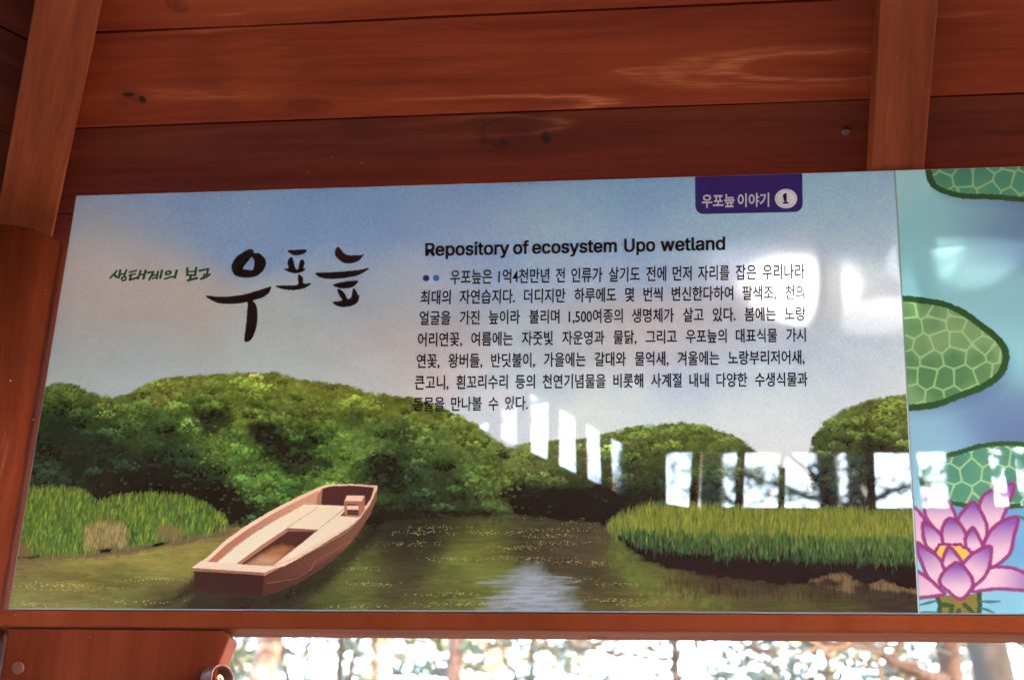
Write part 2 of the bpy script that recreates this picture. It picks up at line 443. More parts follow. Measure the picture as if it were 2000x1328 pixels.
    # ---- left bank
    cv.fill([(30, 1060), (200, 1070), (420, 1035), (460, 1025), (450, 1045), (330, 1068), (240, 1085), (120, 1095), (20, 1100)], (92, 74, 50), soft=5, rough=6, cell=9)
    gl = [(40, 958), (120, 953), (168, 963), (188, 983), (240, 970), (300, 966), (360, 972), (402, 986), (432, 1005), (449, 1026), (400, 1043), (330, 1056), (230, 1068), (150, 1082), (30, 1086)]
    cv.fill(gl, (60, 76, 30), soft=2.5, rough=7, cell=7)

    def blades(poly, n, cols, l0, l1, lean=.18, al=.5):
        p = np.array(poly, float)
        xs, ys = rng.uniform(p[:, 0].min(), p[:, 0].max(), n), rng.uniform(p[:, 1].min(), p[:, 1].max(), n)
        ok = inside(poly, xs, ys)
        for x, y in zip(xs[ok], ys[ok]):
            c = lin(cols[rng.integers(len(cols))])*rng.uniform(.6, 1.3)
            cv.dab(x, y, rng.uniform(.9, 2.8), rng.uniform(l0, l1)*rng.choice([.7, 1, 1, 1.35]), c, al*rng.uniform(.6, 1.3), rng.normal(0, lean))
    blades(gl, 5200, [(46, 84, 34), (70, 90, 30), (102, 112, 36), (48, 92, 50), (34, 62, 30), (84, 98, 34), (122, 126, 44)], 5, 14)
    for k in range(260):     # ragged tips over the dark band
        t = rng.random()
        x = 45 + 400*t
        y = np.interp(x, [p[0] for p in gl[:10]], [p[1] for p in gl[:10]])
        cv.dab(x, y - rng.uniform(0, 6), 1.2, rng.uniform(4, 9), lin((96, 110, 44))*rng.uniform(.5, 1.2), .55, rng.normal(0, .2))
    cv.fill([(168, 1072), (165, 1040), (178, 1022), (205, 1014), (232, 1018), (246, 1040), (244, 1062), (215, 1074)], (108, 84, 54), soft=7, rough=10, sm=3, alpha=.8)
    cv.fill([(308, 1050), (306, 1030), (320, 1022), (345, 1028), (360, 1042), (345, 1056)], (104, 82, 54), soft=6, rough=9, sm=3, alpha=.75)
    cv.fill([(36, 1082), (36, 1062), (48, 1058), (60, 1075), (58, 1088)], (96, 74, 50), soft=4, rough=4)
    blades([(165, 1070), (165, 1025), (245, 1020), (246, 1066)], 420, [(132, 110, 70), (98, 80, 50), (142, 122, 80)], 4, 10, .1, .35)
    for p in ([(195, 1074), (220, 1070), (216, 1078), (196, 1080)], [(285, 1068), (310, 1060), (330, 1058), (312, 1066)], [(30, 1090), (80, 1084), (70, 1090)]):
        cv.fill(p, (24, 20, 20), soft=2.5, rough=3)

    # ---- right bank
    dark = [(1200, 1040), (1260, 1060), (1400, 1075), (1600, 1085), (1810, 1090), (1810, 1154), (1760, 1156), (1700, 1146), (1640, 1134), (1590, 1140), (1540, 1140), (1440, 1132), (1340, 1118), (1265, 1098), (1222, 1070)]
    cv.fill(dark, (24, 21, 22), soft=4, rough=7, cell=10)
    cv.fill([(1580, 1134), (1620, 1122), (1650, 1118), (1672, 1134), (1690, 1142), (1720, 1132), (1760, 1146), (1800, 1152), (1800, 1158), (1700, 1152), (1660, 1156), (1610, 1146)], (118, 92, 64), soft=3, rough=5)
    cv.fill([(1592, 1138), (1615, 1128), (1640, 1136), (1636, 1146), (1606, 1146)], (58, 44, 42), soft=4, rough=4)
    cv.fill([(1668, 1144), (1690, 1138), (1706, 1148), (1690, 1160), (1672, 1158)], (56, 42, 38), soft=4, rough=4)
    gr = [(1184, 1032), (1196, 1015), (1220, 1002), (1262, 990), (1330, 985), (1400, 990), (1480, 993), (1640, 996), (1810, 1000), (1810, 1094), (1700, 1092), (1600, 1086), (1500, 1080), (1400, 1076), (1320, 1070), (1250, 1058), (1205, 1044)]
    cv.fill(gr, (80, 96, 40), soft=3, rough=6, cell=8)
    gtop = [(a, b) for a, b in gr if b < 1034] + [(1810, 1050), (1250, 1040)]
    gbot = [(1200, 1035), (1500, 1048), (1810, 1052), (1810, 1098), (1600, 1092), (1400, 1082), (1300, 1074), (1230, 1056)]
    blades(gr, 6000, [(96, 106, 40), (116, 116, 42), (134, 128, 44), (66, 96, 48), (44, 80, 50), (108, 112, 40), (150, 140, 60)], 6, 17, .1)
    blades(gtop, 1500, [(120, 120, 44), (136, 130, 50), (98, 110, 42)], 6, 15, .1)
    blades(gbot, 3000, [(52, 88, 50), (40, 72, 42), (66, 104, 56), (92, 112, 52), (30, 48, 32)], 5, 15, .12)
    for k in range(900):
        x = rng.uniform(1215, 1800)
        y = np.interp(x, [1205, 1250, 1320, 1400, 1500, 1800], [1044, 1060, 1072, 1078, 1082, 1096]) + rng.normal(0, 7)
        cv.dab(x, y, rng.uniform(.8, 1.6), rng.uniform(5, 15), lin((26, 24, 22) if rng.random() < .5 else (58, 96, 56))*rng.uniform(.6, 1.3), .6, rng.normal(0, .12))
    for k in range(420):     # tips
        x = rng.uniform(1186, 1800)
        y = np.interp(x, [p[0] for p in gr[:9]], [p[1] for p in gr[:9]])
        cv.dab(x, y - rng.uniform(-2, 7), 1.2, rng.uniform(4, 9), lin((104, 116, 52))*rng.uniform(.5, 1.2), .5, rng.normal(0, .15))
    for k in range(420):     # pale green mirror image of the reeds
        t = rng.random()
        x = np.interp(t, [0, .3, .6, 1], [1196, 1226, 1270, 1420]) + rng.normal(0, 12)
        y = np.interp(t, [0, .3, .6, 1], [1062, 1105, 1150, 1188]) + rng.normal(0, 9)
        cv.dab(x, y, rng.uniform(4, 12), rng.uniform(3, 8), lin((98, 106, 46))*rng.uniform(.5, 1.15), .25)
    for k in range(300):     # vertical smear of the bank in the water
        x = rng.uniform(1280, 1800)
        cv.dab(x, rng.uniform(1120, 1165), rng.uniform(1, 3), rng.uniform(8, 20), lin((40, 34, 30))*rng.uniform(.5, 1.4), .3)

    # ---- punt
    def B(*a):
        return [(350 + x/4.762, 920 + y/4.762) for x, y in a]
    cv.fill(B((120, 1160), (-330, 1290), (-100, 1240), (150, 950), (800, 1240), (1800, 500), (1900, 420), (1840, 620), (1300, 1120), (600, 1320), (0, 1330)), (26, 26, 22), soft=9, rough=8, alpha=.75)
    side = B((785, 930), (900, 880), (1050, 790), (1300, 650), (1600, 470), (1760, 200), (1845, 140), (1835, 260), (1780, 400), (1690, 540), (1600, 660), (1480, 780), (1300, 920), (1100, 1040), (900, 1120), (770, 1158))
    cv.fill(side, lambda a, b: lin((76, 42, 35)) + (np.clip((a - 520)/230, 0, 1))[..., None]*(lin((118, 72, 56)) - lin((76, 42, 35))), rough=.8)
    cv.fill(B((785, 1060), (1000, 1010), (1250, 900), (1500, 740), (1480, 780), (1300, 920), (1100, 1040), (900, 1120), (770, 1158)), (70, 38, 34), soft=3, alpha=.7)
    cv.fill(B((140, 930), (790, 965), (770, 1160), (450, 1150), (140, 1100)), (50, 27, 25), rough=1)
    cv.stroke(B((820, 1040), (1080, 1000), (1230, 910), (1250, 850), (1590, 650)), (150, 100, 82), 1.3, alpha=.55, rough=.5)
    hull = B((120, 895), (190, 845), (260, 800), (420, 650), (600, 520), (850, 370), (1100, 240), (1330, 135), (1400, 120), (1600, 118), (1845, 135), (1840, 170), (1780, 300), (1680, 440), (1560, 540), (1380, 650), (1200, 760), (1000, 870), (800, 945), (400, 920))
    cv.fill(hull, (206, 164, 142), rough=1.2)
    cv.fill(B((265, 840), (440, 680), (620, 550), (860, 400), (1110, 270), (1300, 180), (1320, 320), (1150, 310), (900, 450), (700, 570), (520, 700), (350, 845)), lambda a, b: lin((156, 92, 72)) + np.clip((a - 470)/120, 0, 1)[..., None]*(lin((176, 124, 100)) - lin((156, 92, 72))), rough=.6)
    cv.fill(B((1330, 165), (1400, 140), (1600, 132), (1815, 150), (1780, 260), (1735, 320), (1500, 322), (1310, 312)), (72, 36, 34), rough=.8)
    cv.fill(B((1285, 225), (1335, 150), (1320, 315), (1275, 310)), (146, 96, 78), rough=.5)
    cv.fill(B((350, 845), (520, 700), (700, 570), (900, 450), (1150, 310), (1310, 314), (1500, 322), (1740, 322), (1680, 430), (1520, 540), (1300, 660), (1060, 790), (860, 880), (540, 860)), (222, 178, 154), rough=.6)
    cv.fill(B((535, 858), (760, 700), (1005, 528), (1290, 545), (1140, 670), (980, 790), (870, 875), (640, 872)), (70, 36, 30), rough=.6)
    cv.fill(B((640, 868), (860, 715), (960, 690), (1060, 712), (980, 790), (870, 875)), (140, 84, 52), soft=6, rough=2)
    cv.fill(B((640, 868), (760, 790), (930, 800), (870, 875)), (176, 128, 100), soft=8, alpha=.7)
    cv.fill(B((535, 858), (760, 690), (1010, 525), (1010, 560), (800, 705), (580, 860)), (150, 92, 70), rough=.5)
    cv.fill(B((1010, 528), (1290, 545), (1280, 562), (1010, 560)), (130, 78, 62))
    for a in (((1005, 525), (1290, 335)), ((1290, 545), (1540, 345)), ((350, 845), (520, 705), (700, 572), (900, 452), (1150, 312))):
        cv.stroke(B(*a), (104, 66, 52), 1.2, alpha=.8, rough=.5)
    cv.stroke(B((880, 880), (1100, 800), (1340, 690), (1560, 560), (1680, 440)), (170, 122, 102), 2.2, alpha=.5, rough=.8)
    cv.fill(B((1495, 415), (1540, 370), (1560, 412), (1690, 420), (1660, 428)), (110, 60, 48))
    cv.fill(B((1560, 355), (1680, 358), (1680, 415), (1560, 410)), (84, 44, 38))
    cv.fill(B((1575, 320), (1672, 320), (1672, 358), (1575, 350)), (214, 170, 146))
    for q in (((1535, 270), (1690, 280), (1690, 310), (1535, 300)), ((1535, 280), (1562, 280), (1560, 410), (1537, 400)), ((1668, 280), (1692, 280), (1690, 415), (1668, 412)), ((1692, 280), (1728, 230), (1725, 360), (1690, 410))):
        cv.fill(B(*q), (150, 92, 74))
    cv.fill(B((1540, 275), (1560, 225), (1725, 228), (1695, 280)), (214, 168, 146))
    cv.fill(B((120, 895), (190, 845), (540, 862), (915, 890), (915, 905), (790, 968), (790, 945), (125, 908)), (212, 166, 144), rough=1)
    cv.fill(B((120, 897), (790, 942), (790, 970), (120, 912)), (128, 78, 64), rough=.6)
    cv.fill(B((790, 942), (915, 890), (915, 908), (790, 970)), (160, 104, 86), rough=.4)
    # overall pastel grain, lighting of the photograph taken out
    cv.img *= 1 + 0.14*(fbm(H, W, 2.0, rng, 1) - 0.5)[..., None]
    # ---- title in brush lettering, subtitle, tab
    def T(a):
        return smooth_poly([(395 + x/5.882, 470 + y/5.882) for x, y in a], 3)
    ink = (23, 15, 16)
    for loops in TITLE:
        cv.fill([T(q) for q in loops], ink, soft=.7, rough=.9, cell=3)
    for wd, q in SUBTITLE:
        cv.stroke([(200 + x/8.696, 500 + y/8.696) for x, y in q], (14, 56, 32), wd*1.4/8.696, rough=.35)
    navy = (44, 34, 100)
    tab = [(1357.5, 335), (1358, 401)] + [(1374 - 16*math.cos(a), 402.5 + 16*math.sin(a)) for a in np.linspace(.15, 1.5, 7)] + \
          [(1552 + 16*math.sin(a), 398.5 + 16*math.cos(a)) for a in np.linspace(.05, 1.5, 7)] + [(1567, 332)]
    cv.fill(tab, navy, soft=.7)
    ring = lambda k: [(1535.3 + 21.6*k*math.cos(a), 388.4 + 18.8*k*math.sin(a)) for a in np.linspace(0, 2*math.pi, 40, endpoint=False)]
    cv.fill(ring(1), (216, 206, 222), soft=.7)
    cv.stroke(ring(.83), (90, 80, 130), .9, closed=True)
    for (dx, dy, c) in ((832.3, 543.4, (42, 36, 110)), (852, 543, (46, 98, 172))):
        cv.fill([(dx + 6.4*math.cos(a), dy + 6.2*math.sin(a)) for a in np.linspace(0, 2*math.pi, 24, endpoint=False)], c, soft=.7)
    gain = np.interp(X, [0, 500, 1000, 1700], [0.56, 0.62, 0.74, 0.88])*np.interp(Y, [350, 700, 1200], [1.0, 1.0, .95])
    lum = (cv.img*np.array([.3, .6, .1])).sum(2)
    lowp = np.clip((Y - 730)/60, 0, 1)*np.clip((.26 - lum)/.12, 0, 1)
    cv.img = cv.img*(1 - lowp[..., None]*(1 - np.clip((lum/.13), .02, 1.0)[..., None]**.14))
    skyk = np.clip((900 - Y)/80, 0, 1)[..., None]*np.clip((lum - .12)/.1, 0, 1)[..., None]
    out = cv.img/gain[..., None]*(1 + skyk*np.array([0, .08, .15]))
    eave_lift = np.clip((620 - Y)/200, 0, 1)[..., None]          # top of the sky lightened to make up for the eave's shade
    out = out*(1 + eave_lift*np.array([.16, .20, .22]))
    low = np.clip((Y - 985)/40, 0, 1)[..., None]            # ground and water of the print: a touch less red
    out = out*(1 - low*np.array([.05, -.03, -.10]))
    return np.clip(out, 0.004, .92)


def paint_lily(u0, u1, W=760, H=760):
    cv = Canvas(u0, u1, W, H, 21)
    rng = cv.rng
    X, Y = cv.X, cv.Y
    bg = [(1770, 345, 165, 208, 222), (1790, 450, 128, 184, 200), (1780, 550, 120, 180, 198), (1900, 430, 130, 175, 200), (1990, 450, 92, 124, 165),
          (1960, 470, 98, 132, 170), (1850, 520, 140, 190, 205), (1930, 560, 136, 186, 205), (2000, 600, 126, 178, 203), (1990, 700, 138, 195, 212),
          (1900, 800, 100, 125, 170), (1960, 780, 104, 132, 172), (1800, 820, 140, 180, 205), (1830, 850, 125, 165, 198), (1980, 850, 88, 110, 155),
          (1790, 900, 130, 178, 198), (1990, 1000, 100, 150, 190), (1990, 1060, 92, 142, 188), (1820, 1180, 128, 184, 205), (1990, 1170, 118, 172, 200),
          (1800, 400, 140, 196, 210), (2100, 500, 130, 180, 200), (2200, 700, 140, 190, 210), (2300, 400, 120, 170, 200), (2300, 1000, 120, 170, 200),
          (2500, 700, 130, 180, 200), (2150, 1100, 110, 165, 195)]
    cv.img = cv.field(bg, X, Y, 50)
    cv.img *= 1 + .10*(fbm(H, W, 120, rng, 3) - .5)[..., None]

    def pad(outline, seed, c0, c1, lw):
        p = smooth_poly(outline, 6)
        r = np.random.default_rng(seed)
        sh = p + np.array([10, 16])
        cv.fill(sh, (66, 96, 140), soft=12, alpha=.35)
        x0, y0 = p.min(0)
        x1, y1 = p.max(0)
        step = 39
        seeds = []
        row = 0
        y = y0 - step
        while y < y1 + step:
            x = x0 - step + (row % 2)*step*.5
            while x < x1 + step:
                seeds.append((x + r.uniform(-.3, .3)*step, y + r.uniform(-.3, .3)*step))
                x += step
            y += step*.86
            row += 1
        S = np.array(seeds)

        def col(a, b):
            d1 = np.full(a.shape, 1e9)
            d2 = np.full(a.shape, 1e9)
            for sx, sy in S:
                d = np.hypot(a - sx, b - sy)
                d2 = np.minimum(d2, np.maximum(d, d1))
                d1 = np.minimum(d1, d)
            e = np.clip((d2 - d1 - 3.0)/1.4, 0, 1)
            t = np.clip(.5 + (fbm(a.shape[0], a.shape[1], 50, r, 2) - .5)*2.0 + .25*np.clip(1 - d1/20, 0, 1), 0, 1)[..., None]
            base = lin(c0)*(1 - t) + lin(c1)*t
            line = lin((150, 188, 138))
            return base*e[..., None] + (line*.75 + base*.25)*(1 - e[..., None])
        cv.fill(p, col)
        cv.stroke(p, (38, 76, 42), lw, closed=True, rough=1.2)

    pad([(1814, 322), (1816, 348), (1828, 366), (1856, 378), (1890, 384), (1940, 385), (2010, 390), (2080, 380), (2110, 340), (2100, 300), (1950, 290), (1830, 300)], 3, (88, 148, 116), (66, 136, 116), 10)
    pad([(1700, 590), (1750, 583), (1800, 587), (1842, 594), (1880, 610), (1915, 635), (1948, 662), (1964, 688), (1962, 712), (1948, 736), (1915, 757), (1870, 774), (1835, 788), (1795, 795), (1750, 795), (1690, 780)], 5, (116, 150, 108), (78, 122, 84), 11)
    pad([(1799, 935), (1805, 912), (1830, 896), (1870, 884), (1920, 870), (1970, 866), (2020, 872), (2070, 895), (2085, 930), (2060, 970), (2000, 986), (1930, 990), (1870, 984), (1815, 966)], 8, (82, 136, 112), (66, 124, 108), 8)
    pad([(2180, 480), (2260, 450), (2360, 480), (2400, 560), (2330, 640), (2220, 630), (2160, 560)], 9, (110, 165, 120), (74, 138, 100), 10)
    pad([(2200, 900), (2280, 880), (2380, 920), (2400, 1010), (2320, 1080), (2210, 1060), (2160, 980)], 11, (100, 160, 120), (74, 138, 100), 10)

    def C(*a):
        return [(1770 + x/3.796, 860 + y/3.796) for x, y in a]
    # stem and small water plants
    cv.fill(C((235, 1150), (545, 1135), (548, 1300), (238, 1300)), (116, 104, 52))
    for q in (((225, 1150), (250, 1220), (240, 1300)), ((540, 1130), (545, 1210), (535, 1300)), ((270, 1215), (340, 1225), (330, 1270)), ((430, 1215), (470, 1250), (500, 1290)), ((390, 1260), (380, 1290))):
        cv.stroke(C(*q), (44, 74, 46), 7, rough=1)
    for q in (((100, 1218), (170, 1200), (235, 1182)), ((545, 1190), (620, 1195), (695, 1190)), ((545, 1240), (600, 1255), (650, 1275)), ((840, 560), (873, 580), (900, 585)), ((60, 1280), (140, 1275), (230, 1270))):
        cv.stroke(C(*q), (48, 100, 96), [2.5, 5, 2], alpha=.9)

    def petal(pts, ang=(0, 1), cp=(118, 76, 158), cl=(208, 172, 192)):
        p = smooth_poly(C(*pts), 5)
        c0, c1 = p.min(0), p.max(0)
        ax = np.array(ang, float)
        proj = p @ ax
        lo, hi = proj.min(), proj.max()

        def col(a, b):
            t = np.clip(((a*ax[0] + b*ax[1]) - lo)/(hi - lo), 0, 1)
            t = np.clip((t - .12)/.6, 0, 1)[..., None]
            return lin(cp)*(1 - t) + lin(cl)*t
        cv.fill(p, col)
        cv.stroke(p, (132, 46, 108), 5.6, closed=True, rough=.8, alpha=.95)
    petal([(800, 325), (770, 440), (720, 560), (690, 620), (600, 690), (580, 600), (540, 500), (570, 410), (650, 360), (740, 330)], (0, 1))
    petal([(160, 340), (210, 360), (300, 430), (350, 520), (372, 610), (330, 640), (260, 700), (180, 620), (145, 560), (132, 500), (140, 420)], (0, 1))
    petal([(40, 495), (130, 575), (140, 640), (150, 790), (60, 800), (-40, 640)], (0, 1), (200, 150, 190))
    petal([(495, 455), (535, 500), (580, 580), (600, 670), (570, 760), (480, 740), (420, 690), (375, 615), (400, 550), (440, 500)])
    petal([(125, 605), (165, 620), (240, 680), (285, 760), (240, 830), (165, 800), (132, 740), (120, 660)])
    petal([(325, 575), (390, 610), (440, 690), (465, 790), (380, 830), (285, 790), (262, 690), (282, 610)])
    petal([(490, 645), (530, 700), (565, 790), (500, 830), (445, 800), (440, 720)], (0, 1), (104, 72, 150))
    petal([(830, 575), (800, 700), (770, 830), (700, 900), (630, 940), (600, 870), (568, 790), (610, 690), (680, 615), (760, 575)])
    petal([(490, 1115), (540, 1020), (620, 945), (740, 938), (820, 955), (900, 995), (1010, 1070), (1030, 1110), (900, 1112), (700, 1098), (580, 1108)], (-1, 0), (112, 66, 158))
    cv.fill(C((230, 900), (215, 830), (240, 775), (310, 768), (400, 772), (460, 808), (472, 830), (410, 900), (340, 830), (290, 880), (260, 940)), (226, 170, 66), rough=1.2)
    cv.stroke(C((222, 880), (212, 830), (240, 775), (310, 768), (400, 772), (460, 808), (472, 830)), (132, 46, 108), 5, rough=1.8)
    petal([(82, 755), (130, 790), (220, 850), (285, 940), (265, 1010), (245, 1090), (160, 1010), (110, 900), (82, 820)], (.3, 1))
    petal([(320, 785), (370, 840), (412, 905), (380, 960), (300, 960), (270, 930), (268, 890), (290, 825)], (0, 1), (120, 84, 158))
    petal([(625, 785), (622, 900), (585, 1000), (500, 1075), (480, 1010), (420, 925), (480, 850), (550, 805)], (-.4, 1))
    petal([(50, 970), (160, 1020), (250, 1100), (275, 1140), (100, 1165), (20, 1170)], (0, 1), (190, 150, 180))
    petal([(370, 905), (440, 950), (492, 1040), (475, 1110), (400, 1175), (310, 1115), (245, 1050), (280, 970)])
    gain = np.full(X.shape, .78)
    return np.clip(cv.img/gain[..., None], 0.004, .9)

# ---------------------------------------------------------------- helpers
def tag(o, label=None, cat=None, group=None, kind=None):
    if label:
        o['label'] = label
    if cat:
        o['category'] = cat
    if group:
        o['group'] = group
    if kind:
        o['kind'] = kind
    return o


def empty(name, loc, label, cat, group=None):
    o = bpy.data.objects.new(name, None)
    COL.objects.link(o)
    o.location = loc
    o.empty_display_size = .1
    return tag(o, label, cat, group)


def place(name, mesh, parent=None, mw=None):
    """link a mesh object; mw is its world matrix"""
    o = bpy.data.objects.new(name, mesh)
    COL.objects.link(o)
    mw = mw or Matrix()
    if parent is not None:
        o.parent = parent
        bpy.context.view_layer.update() if False else None
        pw = WORLD.get(parent.name, Matrix.Translation(parent.location))
        o.matrix_parent_inverse = pw.inverted()
    o.matrix_basis = mw
    WORLD[o.name] = mw.copy()
    return o


WORLD = {}


def mesh_of(name, V, F, mat, smooth=False):
    me = bpy.data.meshes.new(name)
    me.from_pydata([tuple(v) for v in V], [], [tuple(f) for f in F])
    me.materials.append(mat)
    if smooth:
        me.polygons.foreach_set('use_smooth', [True]*len(me.polygons))
    me.update()
    return me


def bevel_mesh(name, V, F, mat, w=0.004, seg=2, jit=0.0, seed=0):
    bm = bmesh.new()
    vs = [bm.verts.new(v) for v in V]
    for f in F:
        bm.faces.new([vs[i] for i in f])
    bmesh.ops.recalc_face_normals(bm, faces=bm.faces)
    if w:
        bmesh.ops.bevel(bm, geom=list(bm.edges), offset=w, segments=seg, affect='EDGES', profile=.6)
    if jit:
        r = random.Random(seed)
        for v in bm.verts:
            v.co += Vector((0, r.uniform(-jit, jit), r.uniform(-jit, jit)))
    me = bpy.data.meshes.new(name)
    bm.to_mesh(me)
    bm.free()
    me.materials.append(mat)
    return me


def box_vf(x0, x1, y0, y1, z0, z1):
    V = [(x0, y0, z0), (x1, y0, z0), (x1, y1, z0), (x0, y1, z0), (x0, y0, z1), (x1, y0, z1), (x1, y1, z1), (x0, y1, z1)]
    F = [(0, 3, 2, 1), (4, 5, 6, 7), (0, 1, 5, 4), (1, 2, 6, 5), (2, 3, 7, 6), (3, 0, 4, 7)]
    return V, F


def prism_vf(poly, y0, y1):
    """polygon in x, z extruded along y"""
    n = len(poly)
    V = [(x, y0, z) for x, z in poly] + [(x, y1, z) for x, z in poly]
    F = [tuple(range(n)), tuple(range(2*n - 1, n - 1, -1))]
    F += [(i, i + n, (i + 1) % n + n, (i + 1) % n) for i in range(n)]
    return V, F


def tube_vf(path, radii, sides=10, rnd=None, rough=0.0, cap=True):
    V, F = [], []
    path = [Vector(p) for p in path]
    n = len(path)
    for i, p in enumerate(path):
        t = (path[min(i + 1, n - 1)] - path[max(i - 1, 0)]).normalized()
        a = t.cross(Vector((0.31, 0.2, 1)) if abs(t.z) < .9 else Vector((1, .1, 0))).normalized()
        b = t.cross(a)
        for k in range(sides):
            an = 2*math.pi*k/sides
            r = radii[i]*(1 + (rnd.uniform(-rough, rough) if rnd else 0))
            V.append(p + (a*math.cos(an) + b*math.sin(an))*r)
    for i in range(n - 1):
        for k in range(sides):
            k2 = (k + 1) % sides
            F.append((i*sides + k, i*sides + k2, (i + 1)*sides + k2, (i + 1)*sides + k))
    if cap:
        F.append(tuple(range(sides - 1, -1, -1)))
        F.append(tuple(range((n - 1)*sides, n*sides)))
    return V, F


class Nodes:
    def __init__(self, name):
        self.m = bpy.data.materials.new(name)
        self.m.use_nodes = True
        self.t = self.m.node_tree
        self.b = self.t.nodes['Principled BSDF']

    def n(self, typ, **kw):
        o = self.t.nodes.new(typ)
        for k, v in kw.items():
            setattr(o, k, v)
        return o

    def put(self, sock, v):
        if isinstance(v, bpy.types.NodeSocket):
            self.t.links.new(v, sock)
        elif isinstance(v, (int, float)) and getattr(sock, 'type', '') in ('RGBA', 'VECTOR'):
            sock.default_value = (v, v, v, 1)[:len(sock.default_value)]
        else:
            sock.default_value = v

    def math(self, op, a, b=0.0, c=None, clamp=False):
        o = self.n('ShaderNodeMath', operation=op)
        o.use_clamp = clamp
        self.put(o.inputs[0], a)
        self.put(o.inputs[1], b)
        if c is not None:
            self.put(o.inputs[2], c)
        return o.outputs[0]

    def mix(self, f, a, b, blend='MIX'):
        o = self.n('ShaderNodeMix', data_type='RGBA', blend_type=blend)
        self.put(o.inputs[0], f)
        self.put(o.inputs[6], a if not isinstance(a, tuple) else (*a[:3], 1))
        self.put(o.inputs[7], b if not isinstance(b, tuple) else (*b[:3], 1))
        return o.outputs[2]

    def noise(self, vec, scale=1.0, detail=3.0, rough=.55, dist=0.0):
        o = self.n('ShaderNodeTexNoise')
        self.put(o.inputs['Vector'], vec)
        o.inputs['Scale'].default_value = scale
        o.inputs['Detail'].default_value = detail
        o.inputs['Roughness'].default_value = rough
        o.inputs['Distortion'].default_value = dist
        return o.outputs['Fac']

    def ramp(self, v, lo, hi):
        o = self.n('ShaderNodeMapRange')
        o.interpolation_type = 'SMOOTHSTEP'
        self.put(o.inputs[0], v)
        o.inputs[1].default_value = lo
        o.inputs[2].default_value = hi
        return o.outputs[0]

    def xyz(self, x, y, z):
        o = self.n('ShaderNodeCombineXYZ')
        for i, v in enumerate((x, y, z)):
            self.put(o.inputs[i], v)
        return o.outputs[0]

    def bump(self, h, strength=.2, dist=.002):
        o = self.n('ShaderNodeBump')
        o.inputs['Strength'].default_value = strength
        o.inputs['Distance'].default_value = dist
        self.put(o.inputs['Height'], h)
        self.t.links.new(o.outputs[0], self.b.inputs['Normal'])


